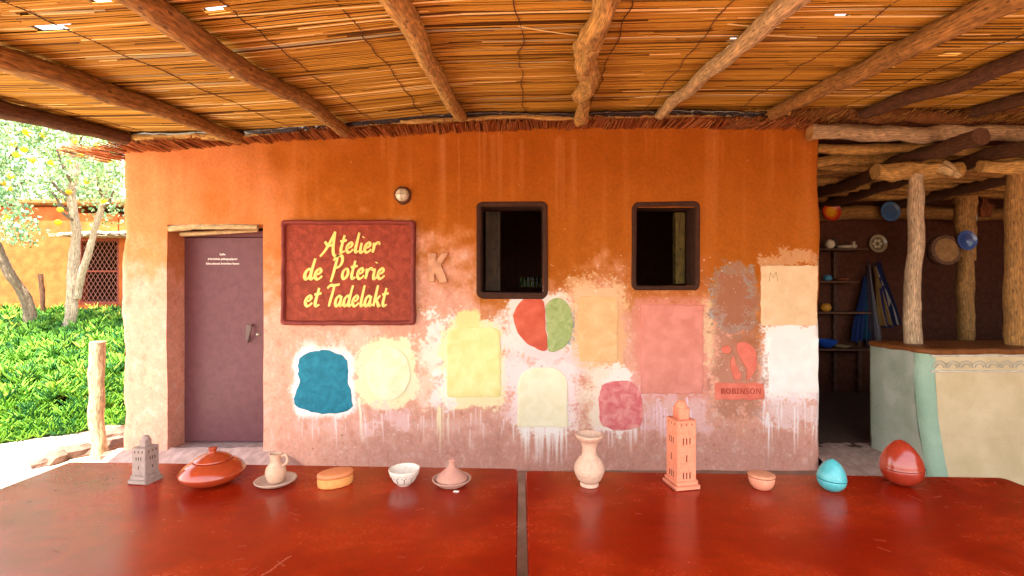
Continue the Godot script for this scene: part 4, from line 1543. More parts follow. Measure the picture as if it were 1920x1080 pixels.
	for q in [[80, 253], [140, 265], [131, 302], [180, 275], [162, 340], [200, 330], [215, 342], [129, 360], [195, 377], [113, 393], [109, 417], [150, 290], [95, 305], [205, 300], [118, 235], [172, 232]]:
		fruit_at(fruit, fmats[r.randi() % 3], P(q[0], q[1], 7.45 + r.randf() * 0.4), tree)

	var t2 := thing("fruit_tree", Vector3(-8.5, 0.4, -7.6), "leaning grey trunk tree with yellow fruit at the left edge", "tree")
	b = mb()
	tube(b, wobbly([P(58, 600, 7.9), P(45, 555, 7.8), P(22, 510, 7.7), P(-10, 450, 7.6), P(-30, 360, 7.5), P(-20, 250, 7.4), P(0, 120, 7.3)], 0.05, 33.0, 8), 0.085, 0.045, 12, Color.WHITE, 0.3, 61.0)
	put(b, "trunk", wood("a89c90"), t2)
	for q in [[-20, 320, 35, 270], [-25, 360, 40, 340], [-10, 230, 60, 220], [-25, 400, 30, 420], [0, 150, 60, 140]]:
		b = mb()
		tube(b, wobbly([P(q[0], q[1], 7.5), P((q[0] + q[2]) / 2.0, (q[1] + q[3]) / 2.0 + 8.0, 7.4), P(q[2], q[3], 7.3)], 0.06, q[0] * 1.0 + q[1], 6), 0.034, 0.012, 7, Color.WHITE, 0.3, q[1])
		put(b, "branch", wood("8c7c6c"), t2)
	cs = []
	for q in [[10, 240], [40, 260], [0, 300], [25, 320], [5, 370], [30, 230], [60, 230], [-30, 280], [-40, 350], [10, 410], [35, 430], [15, 190], [60, 160], [-50, 200], [100, 130], [20, 100], [-60, 420], [0, 350]]:
		cs.append([P(q[0], q[1], 7.3 + r.randf_range(-0.5, 0.6)), r.randf_range(0.26, 0.42)])
	multi(leaves(4600, cs, leaf, M.leafy, 6, Vector2(0.7, 1.3), ["98be90", "acc898", "80ac78", "bcd4a0", "9cc8ac"]), "crown", M.leafy, t2)
	for q in [[52, 250], [20, 330], [5, 345], [30, 290], [18, 355], [12, 408], [45, 280], [60, 300], [25, 270], [48, 246]]:
		fruit_at(fruit, fmats[r.randi() % 3], P(q[0], q[1], 6.9 + r.randf() * 0.3), t2)
	# loose foliage far behind
	var hedge := thing("far_tree", Vector3(-14.0, 0, -16.0), "pale tree far behind the orange garden building", "tree")
	b = mb()
	tube(b, PackedVector3Array([Vector3(-14, 0, -16), Vector3(-13.9, 2.5, -16), Vector3(-14.1, 5.0, -16)]), 0.2, 0.08, 10, Color.WHITE, 0.3, 1.0)
	put(b, "trunk", wood("9c8c7c"), hedge)
	cs = []
	for k in 16: cs.append([Vector3(-14.0 + r.randf_range(-2.6, 2.6), 4.6 + r.randf_range(-1.2, 2.0), -16.0 + r.randf_range(-1.5, 1.5)), r.randf_range(0.5, 0.9)])
	multi(leaves(7000, cs, leaf, M.leafy, 8, Vector2(1.4, 2.2), ["9abc84", "b0cc94", "86ac74"]), "crown", M.leafy, hedge)
	# greenery behind the workshop, seen through the back window
	var bush := thing("green_bush", Vector3(0.4, 0, -11.0), "green bush seen through the left window's dark room", "bush")
	cs = []
	for k in 14: cs.append([Vector3(r.randf_range(-0.8, 1.4), r.randf_range(0.5, 2.4), -10.2 + r.randf_range(-0.3, 0.3)), 0.5])
	multi(leaves(9000, cs, leaf, M.leafy, 9, Vector2(3.0, 4.5), ["6f9a52", "86aa62", "5a8a4c"]), "foliage", M.leafy, bush)

	# thin stake, wooden post and stones by the path
	b = mb()
	tube(b, wobbly([P(77, 600, 8.6), P(79, 555, 8.6), P(75, 515, 8.6)], 0.03, 2.0, 8), 0.04, 0.035, 8, Color.WHITE, 0.3, 3.0)
	tag(put(b, "garden_stake", M.log_dark, null), "short dark stake in the green bed before the sunlit wall", "stake")
	b = mb()
	tube(b, wobbly([P(180, 872, 4.47), P(183, 760, 4.47), P(184, 641, 4.47)], 0.02, 12.0, 14), 0.058, 0.062, 16, Color.WHITE, 0.22, 8.0)
	tag(put(b, "wooden_post", M.log_grey, null), "upright bare wooden post on the pale path beside the wall corner", "post")
	var stones := [[208, 818, 5.05, 0.15, "grey brown stone lying highest behind the wooden post"], [214, 845, 4.75, 0.12, "pale stone against the foot of the adobe wall"], [228, 832, 4.9, 0.08, "small dark stone wedged at the wall corner"], [140, 862, 4.55, 0.12, "low reddish stone left of the wooden post"], [105, 876, 4.42, 0.11, "flat stone at the path's edge nearest the table corner"], [205, 866, 4.5, 0.07, "small broken stone right of the wooden post's foot"], [75, 884, 4.3, 0.07, "smallest stone furthest left beside the path"]]
	for k in stones.size():
		var q: Array = stones[k]
		var at := P(q[0], q[1], q[2])
		at.y = 0.0
		b = mb()
		var pts := PackedVector3Array()
		for i in 6:
			var ph := PI * i / 5.0 - PI / 2
			for j in 8:
				var a := TAU * (j + 0.5 * (i % 2)) / 8.0
				var n := Vector3(cos(ph) * cos(a), sin(ph), -cos(ph) * sin(a))
				if i == 0 or i == 5: n = Vector3(0, sin(ph), 0)
				var rad: float = q[3] * (0.82 + (r.randf() * 0.36 if i > 0 and i < 5 else 0.0))
				pts.append(Basis(Vector3.UP, k * 1.3) * (n * rad * Vector3(1.3, 0.72, 0.9)) + at + Vector3(0, q[3] * 0.40, 0))
		for i in 5:
			for j in 8:
				var j2 := (j + 1) % 8
				quad(b, pts[i * 8 + j], pts[i * 8 + j2], pts[i * 8 + 8 + j2], pts[i * 8 + 8 + j])
		tag(put(b, "stone", blotched("5e4640", "94766a", 100 + k, 0.04, 0.95), null), q[4], "stone", "stones at the path's edge")

func fruit_at(mesh: Mesh, m: Material, at: Vector3, parent: Node) -> void:
	var o := MeshInstance3D.new()
	o.mesh = mesh
	o.material_override = m
	o.name = "fruit"
	var k := 0
	while parent.has_node(NodePath(String(o.name))):
		k += 1
		o.name = "fruit_%03d" % k
	parent.add_child(o, true)
	o.position = at - where(parent)


# ---------------------------------------------------------------- sign and lamp on the wall
func strokes_of(ch: String) -> Array:
	match ch:
		"t": return [0.78, [0.42, 1.75, 0.30, 0.9, 0.24, 0.3, 0.38, 0.02, 0.68, 0.18], [0.02, 1.12, 0.35, 1.16, 0.74, 1.26]]
		"e": return [0.84, [0.12, 0.46, 0.45, 0.56, 0.6, 0.8, 0.42, 1.0, 0.16, 0.76, 0.08, 0.35, 0.26, 0.03, 0.52, 0.08, 0.78, 0.34]]
		"l": return [0.56, [0.34, 2.0, 0.24, 1.0, 0.18, 0.3, 0.28, 0.02, 0.54, 0.2]]
		"i": return [0.54, [0.2, 0.98, 0.16, 0.4, 0.2, 0.06, 0.34, 0.02, 0.54, 0.2], [0.26, 1.5, 0.3, 1.6]]
		"r": return [0.80, [0.14, 0.98, 0.2, 0.5, 0.12, 0.0], [0.18, 0.5, 0.34, 0.86, 0.56, 1.0, 0.7, 0.92, 0.7, 0.78]]
		"d": return [1.0, [0.62, 0.82, 0.4, 1.0, 0.14, 0.72, 0.07, 0.3, 0.24, 0.02, 0.5, 0.2, 0.64, 0.6], [0.86, 2.0, 0.7, 1.0, 0.64, 0.3, 0.74, 0.02, 0.98, 0.2]]
		"o": return [0.84, [0.42, 1.0, 0.16, 0.76, 0.08, 0.32, 0.26, 0.02, 0.52, 0.16, 0.66, 0.56, 0.56, 0.9, 0.36, 0.98]]
		"a": return [0.96, [0.62, 0.84, 0.4, 1.0, 0.14, 0.72, 0.07, 0.3, 0.24, 0.02, 0.46, 0.18, 0.62, 0.6], [0.7, 1.0, 0.62, 0.4, 0.68, 0.05, 0.94, 0.2]]
		"k": return [0.92, [0.34, 2.0, 0.22, 1.0, 0.12, 0.0], [0.76, 1.02, 0.48, 0.74, 0.22, 0.5], [0.36, 0.58, 0.56, 0.3, 0.7, 0.02, 0.9, 0.12]]
		"A": return [1.5, [-0.42, -0.4, 0.1, 0.3, 0.6, 1.4, 0.84, 2.1], [0.84, 2.1, 0.84, 1.2, 0.88, 0.4, 1.04, -0.2, 1.4, -0.38, 1.8, -0.1], [-0.12, 1.1, 0.3, 0.72, 0.84, 0.78]]
		"P": return [1.2, [0.52, 2.1, 0.4, 1.2, 0.28, 0.4, 0.14, -0.3], [0.12, 1.75, 0.44, 2.15, 0.9, 2.2, 1.08, 1.8, 0.9, 1.25, 0.42, 1.0]]
		"T": return [1.05, [0.0, 1.7, 0.3, 1.98, 0.8, 2.0, 1.36, 2.1], [0.78, 1.98, 0.66, 1.2, 0.52, 0.5, 0.44, -0.02]]
	return [0.6]

func word(s: String, x0: float, x1: float, base: float, xh: float, z: float, m: Material, parent: Node) -> void:
	var total := 0.0
	for ch in s: total += strokes_of(ch)[0]
	var kx := (x1 - x0) / (total * xh)
	var pen := x0
	for ch in s:
		var g := strokes_of(ch)
		var b := mb()
		for k in range(1, g.size()):
			var pts := []
			var a: Array = g[k]
			for q in range(0, a.size(), 2): pts.append(Vector3(a[q] + 0.16 * a[q + 1], a[q + 1], 0))
			var c := curve(pts, 5)
			var p := PackedVector3Array()
			var n := c.size()
			for i in n:
				var T := (c[mini(i + 1, n - 1)] - c[maxi(i - 1, 0)]).normalized()
				var N := Vector3(-T.y, T.x, 0)
				var f := i / float(n - 1)
				# a flat brush held at a slant, lighter at the ends
				var wd2 := (0.112 + 0.062 * absf(T.dot(Vector3(0.5, -0.86, 0)))) * (0.72 + 0.28 * sin(PI * clampf(f * 1.0, 0.06, 0.94)))
				for lay in [[1.0, -0.0015], [1.0, 0.0012], [0.85, 0.0022], [-0.85, 0.0022], [-1.0, 0.0012], [-1.0, -0.0015]]:
					var q: Vector3 = c[i] + N * wd2 * float(lay[0])
					var px := pen + q.x * xh * kx
					var py := base - q.y * xh
					var w := P(px, py, WALL)
					p.append(Vector3(w.x, w.y, z + lay[1] + 0.0001 * k))
			surf(b, p, 6, false, true)
		put(b, "letter", m, parent)
		pen += g[0] * xh * kx

func wall_things() -> void:
	var tl := P(531, 414, WALL); var br := P(780, 609, WALL)
	var cx := (tl.x + br.x) / 2
	var z := -WALL + 0.03
	var o := thing("workshop_sign", Vector3(cx, br.y, z), "dark red plaster sign with yellow brush lettering between door and window", "sign")
	var red := blotched("82301a", "b04c34", 110, 0.02, 0.5)
	var b := mb()
	box(b, Vector3(tl.x + 0.02, br.y + 0.02, z - 0.06), Vector3(br.x - 0.02, tl.y - 0.02, z), 0.004)
	put(b, "panel", red, o)
	b = mb()
	# moulded rim: an uneven rounded profile swept round the panel
	var out := rounded(tl.x, br.y, br.x, tl.y, 0.03, 5)
	var fine := PackedVector2Array()
	for k in out.size():
		var a := out[k]; var e := out[(k + 1) % out.size()]
		var n := maxi(1, int(a.distance_to(e) / 0.05))
		for s in n: fine.append(a.lerp(e, s / float(n)))
	var c := Vector2(cx, (tl.y + br.y) / 2)
	var hw := (br.x - tl.x) / 2; var hh := (tl.y - br.y) / 2
	var p := PackedVector3Array()
	for ring in [[0.0, -0.06], [0.0, 0.012], [0.006, 0.026], [0.019, 0.032], [0.032, 0.026], [0.041, 0.008], [0.043, -0.005]]:
		for k in fine.size() + 1:
			var q := fine[k % fine.size()]
			var s := Vector2(1.0 - ring[0] / hw, 1.0 - ring[0] / hh)
			var t := c + (q - c) * s
			t += Vector2(soft.get_noise_2d(q.x * 5.0, q.y * 5.0), soft.get_noise_2d(q.x * 5.0 + 30.0, q.y * 5.0)) * 0.006
			p.append(Vector3(t.x, t.y, z + ring[1]))
	surf(b, p, fine.size() + 1, true)
	put(b, "rim", blotched("7e3430", "95473c", 111, 0.012, 0.5), o)
	var ym := mat("f2dc7c", 0.6, false)
	word("Atelier", 611, 712, 474, 18.5, z + 0.002, ym, o)
	word("de", 572, 607, 524, 19.5, z + 0.002, ym, o)
	word("Poterie", 621, 723, 523, 19.5, z + 0.002, ym, o)
	word("et", 573, 603, 574, 19.5, z + 0.002, ym, o)
	word("Tadelakt", 612, 728, 574, 19.5, z + 0.002, ym, o)

	var at := wall_at(755, 366)
	var l := thing("wall_lamp", at, "small round glass bulkhead lamp set in the wall above the sign", "lamp")
	var face := Transform3D(Basis(Vector3.RIGHT, PI / 2), at)
	b = mb()
	lathe(b, [Vector2(0.085, -0.02), Vector2(0.088, 0.01), Vector2(0.075, 0.026), Vector2(0.062, 0.026), Vector2(0.058, 0.01)], 24, face, Color.WHITE, 0.15)
	put(b, "socket", mat("6a4226", 0.9), l)
	b = mb()
	lathe(b, [Vector2(0.062, 0.015), Vector2(0.062, 0.035), Vector2(0.052, 0.06), Vector2(0.03, 0.076), Vector2(0.0, 0.08)], 24, face)
	put(b, "glass_globe", mat("d8cdb4", 0.12, false, 1.0, 0.7), l)
	b = mb()
	for a in [0.0, PI / 2]:
		var pts := []
		for k in 7:
			var t := PI * k / 6.0
			pts.append(face * (Basis(Vector3.UP, a) * Vector3(cos(t) * 0.067, 0.018 + sin(t) * 0.068, 0)))
		tube(b, curve(pts, 3), 0.003, 0.003, 5)
	put(b, "cage", mat("a89878", 0.5, false), l)


# ---------------------------------------------------------------- tables
func table_picture() -> Array:
	var w := 1280; var h := 640
	var n1 := noise_bytes(w, h, 0.008, 121, 5)
	var n2 := noise_bytes(w, h, 0.06, 122, 4, 0.35, 1.0)
	var n3 := noise_bytes(w, h, 0.2, 123, 2)
	var im := PackedByteArray(); im.resize(w * h * 3)
	var ro := PackedByteArray(); ro.resize(w * h)
	for k in w * h:
		var a := n1[k] / 255.0; var s := n2[k] / 255.0; var f := n3[k] / 255.0
		var c := Color("941c06").lerp(Color("aa2a09"), smoothstep(0.3, 0.75, a))
		c = c.lerp(Color("781a06"), smoothstep(0.6, 0.1, s) * 0.25)
		var g := 0.95 + 0.1 * (f - 0.5)
		if f > 0.9 and s > 0.55: g *= 1.25
		im[k * 3] = int(clampf(c.r * g, 0, 1) * 255); im[k * 3 + 1] = int(clampf(c.g * g, 0, 1) * 255); im[k * 3 + 2] = int(clampf(c.b * g, 0, 1) * 255)
		ro[k] = int(clampf(0.19 + 0.10 * a + 0.05 * (s - 0.4) + 0.06 * (f - 0.5), 0.13, 0.6) * 255)
	var r := RandomNumberGenerator.new()
	r.seed = 9
	for q in 230:  # scratches and scuffs
		var x := r.randf() * w; var y := r.randf() * h
		var ang := r.randf_range(-0.9, 0.9) if q % 3 else r.randf() * TAU
		var len := r.randf_range(2, 16) * (2.2 if q % 23 == 0 else 1.0)
		var al := r.randf_range(0.05, 0.28) * (2.4 if q % 23 == 0 else 1.0)
		var c := Color("d89a78") if q % 4 else Color("4c1408")
		for s in int(len * 1.5):
			x += cos(ang) * 0.7; y += sin(ang) * 0.7
			ang += r.randf_range(-0.08, 0.08)
			var i := int(x); var j := int(y)
			if i < 0 or j < 0 or i >= w or j >= h: continue
			var k := j * w + i
			im[k * 3] = int(lerpf(im[k * 3], c.r * 255, al)); im[k * 3 + 1] = int(lerpf(im[k * 3 + 1], c.g * 255, al)); im[k * 3 + 2] = int(lerpf(im[k * 3 + 2], c.b * 255, al))
			ro[k] = mini(255, ro[k] + 60)
	return [ImageTexture.create_from_image(Image.create_from_data(w, h, false, Image.FORMAT_RGB8, im)), ImageTexture.create_from_image(Image.create_from_data(w, h, false, Image.FORMAT_L8, ro))]

func tables() -> void:
	var pic := table_picture()
	var m := StandardMaterial3D.new()
	m.albedo_texture = pic[0]
	m.roughness = 1.0
	m.roughness_texture = pic[1]
	m.metallic_specular = 0.5
	m.uv1_scale = Vector3(1.0 / 4.6, 1.0 / 2.3, 1)
	m.uv1_offset = Vector3(0.5, 0.0, 0)
	m.heightmap_enabled = true
	m.heightmap_texture = noise_tex(0.012, 125, Color.BLACK, Color.WHITE, 512, 2)
	m.heightmap_scale = 0.12
	var names := ["red polished plaster table on the left, carrying the lidded dish and tagine", "red polished plaster table on the right, carrying the vase and eggs"]
	var shapes := [[-2.21, 0.42, -0.012, 0.42, -0.008, 2.263, -2.205, 2.352], [0.026, 0.42, 2.20, 0.42, 2.17, 2.156, 0.024, 2.237]]
	for k in 2:
		var raw: Array = shapes[k]
		var o := thing("display_table", Vector3(-1.1 if k == 0 else 1.1, 0, -1.35), names[k], "table", "pair of red display tables")
		var b := mb()
		var ol := PackedVector2Array()
		for q in range(0, raw.size(), 2): ol.append(Vector2(raw[q], raw[q + 1]))
		# soften corners, in the x / depth plane
		var sm := PackedVector2Array()
		var n := ol.size()
		for q in n:
			var c := ol[q]
			var r := 0.035
			var a := c + (ol[(q + n - 1) % n] - c).normalized() * r
			var e := c + (ol[(q + 1) % n] - c).normalized() * r
			for s in 5:
				var t := s / 4.0
				sm.append(a.lerp(c, t).lerp(c.lerp(e, t), t))
		var turn := Transform3D(Basis(Vector3.RIGHT, Vector3(0, 0, -1), Vector3.UP), Vector3.ZERO)
		slab(b, sm, 0.66, 0.75, 0.006, turn)
		put(b, "table_top", m, o)
		b = mb()
		var x0: float = raw[0] + 0.15; var x1: float = raw[2] - 0.15
		if k == 1: x0 = raw[0] + 0.15; x1 = 2.05
		box(b, Vector3(x0, -0.14, -2.0), Vector3(x1, 0.661, -0.6), 0.02)
		put(b, "table_base", M.mud, o)


# ---------------------------------------------------------------- pottery on the tables
const TOP := 0.75

func on_table(px: float, py: float) -> Vector3:
	var d := (EYE - TOP) * FOCAL / (py - 540.0)
	return Vector3((px - 975.0) * d / FOCAL, TOP, -d)

func pr(a: Array) -> Array:
	var o := []
	for k in range(0, a.size(), 2): o.append(Vector2(a[k], a[k + 1]))
	return o

func smooth(a: Array, per := 4) -> Array:
	var o := []
	for k in a.size() - 1:
		for s in per:
			o.append((a[k] as Vector2).cubic_interpolate(a[k + 1], a[maxi(k - 1, 0)], a[mini(k + 2, a.size() - 1)], s / float(per)))
	o.append(a[-1])
	return o

func tower(at: Vector3, yaw: float, side: float, h: float, cap: float, cap_h: float, plinth: float, m: Material, label: String, dome: bool) -> void:
	var o := thing("clay_tower", at, label, "clay model")
	var t := Transform3D(Basis(Vector3.UP, yaw), at)
	var s := side / 2
	var b := mb()
	box(b, Vector3(-s, 0.0, -s), Vector3(s, h, s), 0.003, Color.WHITE, t)
	put(b, "shaft", m, o)
	b = mb()
	box(b, Vector3(-s - plinth, 0, -s - plinth), Vector3(s + plinth, 0.018, s + plinth), 0.004, Color.WHITE, t)
	box(b, Vector3(-s - plinth * 0.55, 0.014, -s - plinth * 0.55), Vector3(s + plinth * 0.55, 0.036, s + plinth * 0.55), 0.006, Color.WHITE, t)
	put(b, "plinth", m, o)
	b = mb()
	var q := cap / 2
	box(b, Vector3(-q, h - 0.002, -q), Vector3(q, h + cap_h * 0.62, q), 0.004, Color.WHITE, t)
	if dome:
		lathe(b, smooth(pr([q, h + cap_h * 0.6, q * 0.98, h + cap_h * 0.72, q * 0.72, h + cap_h * 0.9, q * 0.3, h + cap_h * 0.98, 0.0, h + cap_h]), 3), 20, t)
	else:
		lathe(b, smooth(pr([q * 1.05, h + cap_h * 0.55, q * 0.95, h + cap_h * 0.78, q * 0.55, h + cap_h * 0.95, 0.0, h + cap_h]), 3), 20, t)
	put(b, "lantern", m, o)
	# small notches round the top edge
	b = mb()
	for k in 4:
		for j in 3:
			var f := Transform3D(Basis(Vector3.UP, yaw + k * PI / 2), at)
			var x := (j - 1) * side * 0.27
			box(b, Vector3(x - 0.003, h - 0.022, s - 0.002), Vector3(x + 0.003, h - 0.012, s + 0.0006), 0.0003, Color.WHITE, f)
	put(b, "notch", mat("8a5240", 0.95, false) if dome else mat("6a544a", 0.95, false), o)
	# window slits on each face
	for k in 4:
		var f := Transform3D(Basis(Vector3.UP, yaw + k * PI / 2), at)
		for rw in [[0.70, 3, 0.026], [0.45, 1, 0.028], [0.2, 3, 0.026]]:
			b = mb()
			for j in rw[1]:
				var x: float = (j - (rw[1] - 1) / 2.0) * side * 0.17
				var y: float = h * rw[0]
				var hh: float = rw[2] * h / 0.28 * 0.5
				box(b, Vector3(x - side * 0.028, y - hh, s - 0.004), Vector3(x + side * 0.028, y + hh, s + 0.0008), 0.0003, Color.WHITE, f)
			put(b, "window_slit", mat("5a3026", 0.95, false) if dome else mat("4a3a34", 0.95, false), o)

func egg(at: Vector3, rad: float, h: float, seam: float, m: Material, label: String, tilt: float) -> void:
	var o := thing("egg_box", at, label, "egg box", "egg shaped boxes")
	var prof := []
	for k in 25:
		var f := k / 24.0
		var y := f * h
		var t := f
		var rr2 := rad * pow(sin(PI * pow(t, 0.74)), 0.58)
		prof.append(Vector2(rr2 if k < 24 else 0.0, y))
	var lo := []; var hi := []
	for q in prof:
		if q.y <= seam: lo.append(q)
		else: hi.append(q)
	var e: Vector2 = lo[-1]
	var st: Vector2 = hi[0]
	lo[0] = Vector2(0.0, 0.0)
	lo.insert(1, Vector2(rad * 0.3, 0.0008))
	lo.append(Vector2(e.x - 0.002, seam + 0.001)); lo.append(Vector2(e.x - 0.012, seam + 0.002))
	hi.insert(0, Vector2(st.x + 0.0015, seam + 0.0035)); hi.insert(0, Vector2(st.x - 0.004, seam + 0.0015))
	var b := mb()
	lathe(b, lo, 44, Transform3D(Basis(Vector3.BACK, tilt), at), Color.WHITE, 0.02)
	put(b, "cup", m, o)
	b = mb()
	lathe(b, hi, 44, Transform3D(Basis(Vector3.BACK, tilt), at), Color.WHITE, 0.02)
	put(b, "lid", m, o)

func clay(lo: String, hi: String, sd: int, rough: float, freq := 0.02, spec := 0.5) -> StandardMaterial3D:
	var m := blotched(lo, hi, sd, freq, rough)
	m.uv1_scale = Vector3.ONE * 6.0
	m.metallic_specular = spec
	m.heightmap_scale = 0.03 if rough < 0.4 else 0.1
	return m

func pottery() -> void:
	# 1 grey tower
	tower(on_table(273, 902), -0.14, 0.068, 0.155, 0.034, 0.048, 0.011, clay("9c8478", "b09a8c", 131, 0.9), "small grey clay minaret on the table's left end", false)
	# 2 red lidded dish
	var red := clay("a03a1c", "b84826", 132, 0.16, 0.02, 0.6)
	var at := on_table(399, 906)
	var o := thing("lidded_dish", at, "large glossy brick red dish with knobbed lid", "dish")
	var b := mb()
	lathe(b, smooth(pr([0.0, 0.002, 0.055, 0.0, 0.07, 0.004, 0.115, 0.024, 0.140, 0.05, 0.139, 0.066, 0.118, 0.092, 0.088, 0.108]), 4) + pr([0.088, 0.108, 0.083, 0.1105, 0.074, 0.108]), 56, xf(at, 0.0, Vector3(0.89, 0.93, 0.89)))
	put(b, "bowl", red, o)
	b = mb()
	lathe(b, pr([0.060, 0.106, 0.081, 0.111, 0.083, 0.114, 0.081, 0.118]) + smooth(pr([0.081, 0.118, 0.065, 0.128, 0.04, 0.138, 0.02, 0.144]), 4) + smooth(pr([0.02, 0.144, 0.015, 0.148, 0.017, 0.158, 0.020, 0.166, 0.016, 0.168, 0.0, 0.169]), 3), 48, xf(at, 0.0, Vector3(0.89, 0.93, 0.89)))
	put(b, "lid", red, o)
	# 3 jug standing in a saucer
	var buff := clay("c89878", "dcb698", 133, 0.85)
	at = on_table(517, 908)
	b = mb()
	lathe(b, pr([0.0, 0.002, 0.05, 0.0, 0.055, 0.002]) + smooth(pr([0.055, 0.002, 0.075, 0.008, 0.092, 0.019, 0.094, 0.023, 0.088, 0.024, 0.07, 0.014, 0.045, 0.010, 0.0, 0.010]), 3), 44, xf(at, 0.0, Vector3(0.9, 1, 0.9)))
	tag(put(b, "clay_saucer", clay("b8937c", "d0b09a", 134, 0.85), null), "pale clay saucer under the small jug", "saucer")
	at += Vector3(0.0, 0.0105, 0.0)
	o = thing("clay_jug", at, "small buff clay jug with one handle standing in a saucer", "jug")
	b = mb()
	lathe(b, smooth(pr([0.0, 0.0, 0.026, 0.0, 0.034, 0.012, 0.042, 0.038, 0.037, 0.065, 0.023, 0.083, 0.021, 0.095, 0.024, 0.116, 0.026, 0.122, 0.021, 0.120, 0.017, 0.095, 0.0, 0.08]), 6), 36, xf(at), Color.WHITE, 0.025)
	put(b, "body", buff, o)
	b = mb()
	tube(b, curve([at + Vector3(0.024, 0.112, 0), at + Vector3(0.042, 0.116, 0), at + Vector3(0.050, 0.100, 0), at + Vector3(0.046, 0.082, 0), at + Vector3(0.030, 0.072, 0)], 6), 0.006, 0.006, 10)
	put(b, "handle", buff, o)
	# 4 oval orange box
	at = on_table(629, 909)
	o = thing("oval_box", at, "oval orange tadelakt box with flat lid, between jug and bowl", "box")
	var ov := xf(at, 0.55, Vector3(1.38, 1.1, 0.95))
	b = mb()
	lathe(b, pr([0.0, 0.0, 0.048, 0.0, 0.052, 0.004, 0.0535, 0.02, 0.0535, 0.036, 0.0535, 0.036, 0.049, 0.0375]), 44, ov, Color.WHITE, 0.015)
	put(b, "base", clay("e0904a", "eca45c", 135, 0.6), o)
	b = mb()
	lathe(b, pr([0.046, 0.0372, 0.0542, 0.0385, 0.0545, 0.046, 0.053, 0.051, 0.048, 0.0535, 0.03, 0.056, 0.0, 0.057]), 44, ov, Color.WHITE, 0.015)
	put(b, "lid", clay("d87a48", "e48c58", 136, 0.6), o)
	# 5 engraved bowl
	at = on_table(758, 908)
	o = thing("engraved_bowl", at, "white bowl engraved with dark scrolls", "bowl")
	b = mb()
	lathe(b, smooth(pr([0.0, 0.003, 0.024, 0.0, 0.028, 0.003, 0.045, 0.018, 0.060, 0.044, 0.066, 0.066, 0.0645, 0.069, 0.061, 0.066, 0.054, 0.044, 0.036, 0.018, 0.0, 0.012]), 4), 44, xf(at))
	put(b, "body", clay("dcc8b4", "eadccc", 137, 0.6), o)
	b = mb()
	for k in 11:
		var a0 := TAU * k / 11.0
		var pts := []
		for s in 12:
			var u := s / 11.0
			var sp := TAU * 1.1 * u
			var a := a0 + 0.42 * u + 0.10 * sin(sp)
			var y := 0.034 + 0.014 * cos(sp) * (1.0 - 0.3 * u)
			var rd := 0.0545 + (y - 0.034) * 0.52 + 0.0004
			pts.append(at + Vector3(rd * cos(a), y, rd * sin(a)))
		tube(b, curve(pts, 2), 0.0011, 0.0008, 5)
	put(b, "scroll", mat("5a4a42", 0.9, false), o)
	b = mb()
	for y in [0.055, 0.017]:
		var pts := PackedVector3Array()
		var rd: float = 0.0635 if y > 0.03 else 0.0443
		for s in 45: pts.append(at + Vector3(rd * cos(TAU * s / 44.0), y, rd * sin(TAU * s / 44.0)))
		tube(b, pts, 0.0008, 0.0008, 4)
	put(b, "line", mat("8a776a", 0.9, false), o)
	# 6 tagine
	at = on_table(847, 910)
	o = thing("tagine", at, "small unglazed clay tagine with conical lid", "tagine")
	b = mb()
	lathe(b, pr([0.0, 0.002, 0.043, 0.0, 0.046, 0.002]) + smooth(pr([0.046, 0.002, 0.062, 0.010, 0.082, 0.028, 0.083, 0.032, 0.078, 0.032, 0.066, 0.020, 0.04, 0.014, 0.0, 0.014]), 3), 44, xf(at))
	put(b, "dish", clay("bc8c78", "ce9f8a", 138, 0.85), o)
	b = mb()
	lathe(b, pr([0.066, 0.026, 0.0675, 0.030]) + smooth(pr([0.0675, 0.030, 0.055, 0.046, 0.034, 0.066, 0.018, 0.080, 0.0115, 0.092, 0.012, 0.104, 0.0135, 0.112, 0.011, 0.114, 0.008, 0.108, 0.0, 0.106]), 4), 44, xf(at))
	put(b, "lid", clay("b87e6a", "c8917c", 139, 0.85), o)
	# 7 vase
	at = on_table(1105, 910)
	b = mb()
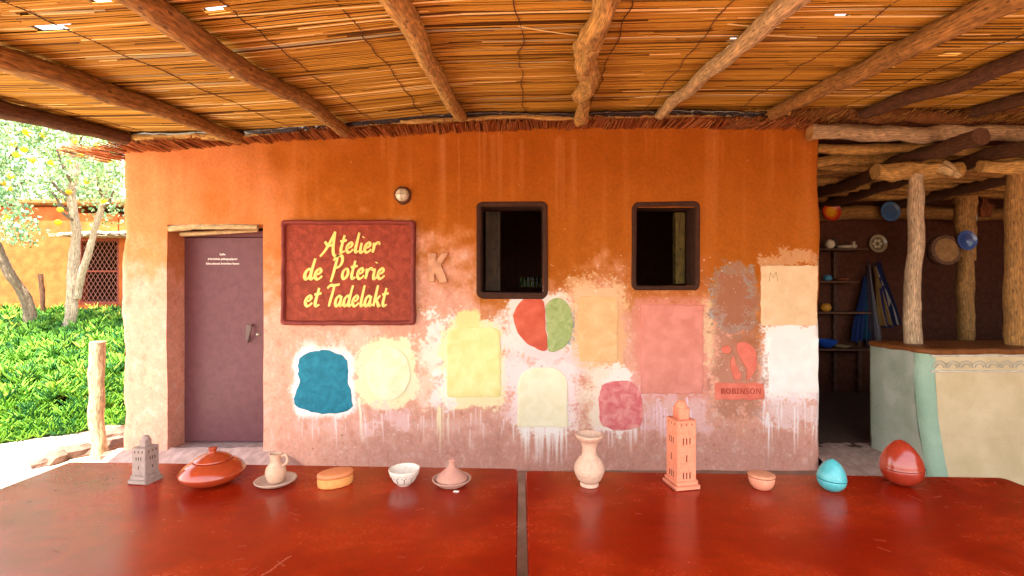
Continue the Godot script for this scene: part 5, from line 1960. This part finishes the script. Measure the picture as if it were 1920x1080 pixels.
	lathe(b, pr([0.0, 0.002, 0.037, 0.0, 0.040, 0.003, 0.040, 0.012]) + smooth(pr([0.036, 0.016, 0.052, 0.034, 0.065, 0.066, 0.063, 0.090, 0.050, 0.118, 0.036, 0.134, 0.030, 0.150, 0.031, 0.175, 0.038, 0.198, 0.053, 0.215, 0.059, 0.224, 0.058, 0.231, 0.053, 0.233, 0.045, 0.224, 0.033, 0.205, 0.025, 0.17, 0.0, 0.15]), 8), 52, xf(at, 0.0, Vector3(1, 0.95, 1)), Color.WHITE, 0.03)
	tag(put(b, "clay_vase", clay("c0957c", "dab69a", 140, 0.85, 0.03), null), "buff clay vase with round belly and flared lip", "vase")
	# 8 salmon tower
	tower(on_table(1277, 910), 0.20, 0.090, 0.290, 0.052, 0.078, 0.013, clay("dd7f5c", "e69270", 141, 0.9), "tall salmon pink clay minaret between vase and small round box", true)
	# 9 small salmon box
	at = on_table(1428, 916)
	o = thing("round_box", at, "small salmon clay box with flat lid left of the turquoise egg", "box")
	ov = xf(at, -0.3, Vector3(0.98, 0.92, 0.86))
	b = mb()
	lathe(b, smooth(pr([0.0, 0.0, 0.026, 0.0, 0.040, 0.010, 0.050, 0.028, 0.053, 0.046, 0.052, 0.054]), 4) + pr([0.052, 0.054, 0.046, 0.056]), 44, ov, Color.WHITE, 0.02)
	put(b, "base", clay("d88464", "e49878", 142, 0.6), o)
	b = mb()
	lathe(b, pr([0.042, 0.0565, 0.0545, 0.0575, 0.0555, 0.062, 0.053, 0.067, 0.045, 0.071, 0.02, 0.0735, 0.0, 0.074]), 44, ov, Color.WHITE, 0.02)
	put(b, "lid", clay("c8805c", "d89470", 143, 0.55), o)
	# 10, 11 eggs
	egg(on_table(1558, 920), 0.055, 0.134, 0.050, clay("3f9aa0", "62bcbc", 144, 0.25, 0.03, 0.5), "small turquoise egg shaped box", -0.05)
	egg(on_table(1692, 909), 0.079, 0.196, 0.078, clay("8e2a18", "a43822", 145, 0.2, 0.02, 0.6), "large glossy red egg shaped box at the right end of the table", 0.05)
	# a chip of clay
	b = mb()
	at = on_table(855, 922)
	slab(b, PackedVector2Array([Vector2(-0.012, -0.006), Vector2(0.011, -0.008), Vector2(0.013, 0.005), Vector2(-0.008, 0.008)]), 0.0, 0.003, 0.0008, Transform3D(Basis(Vector3.RIGHT, -PI / 2), at))
	tag(put(b, "clay_chip", mat("f0dcd0", 0.9, false), null), "tiny white chip lying on the red table before the tagine", "chip")
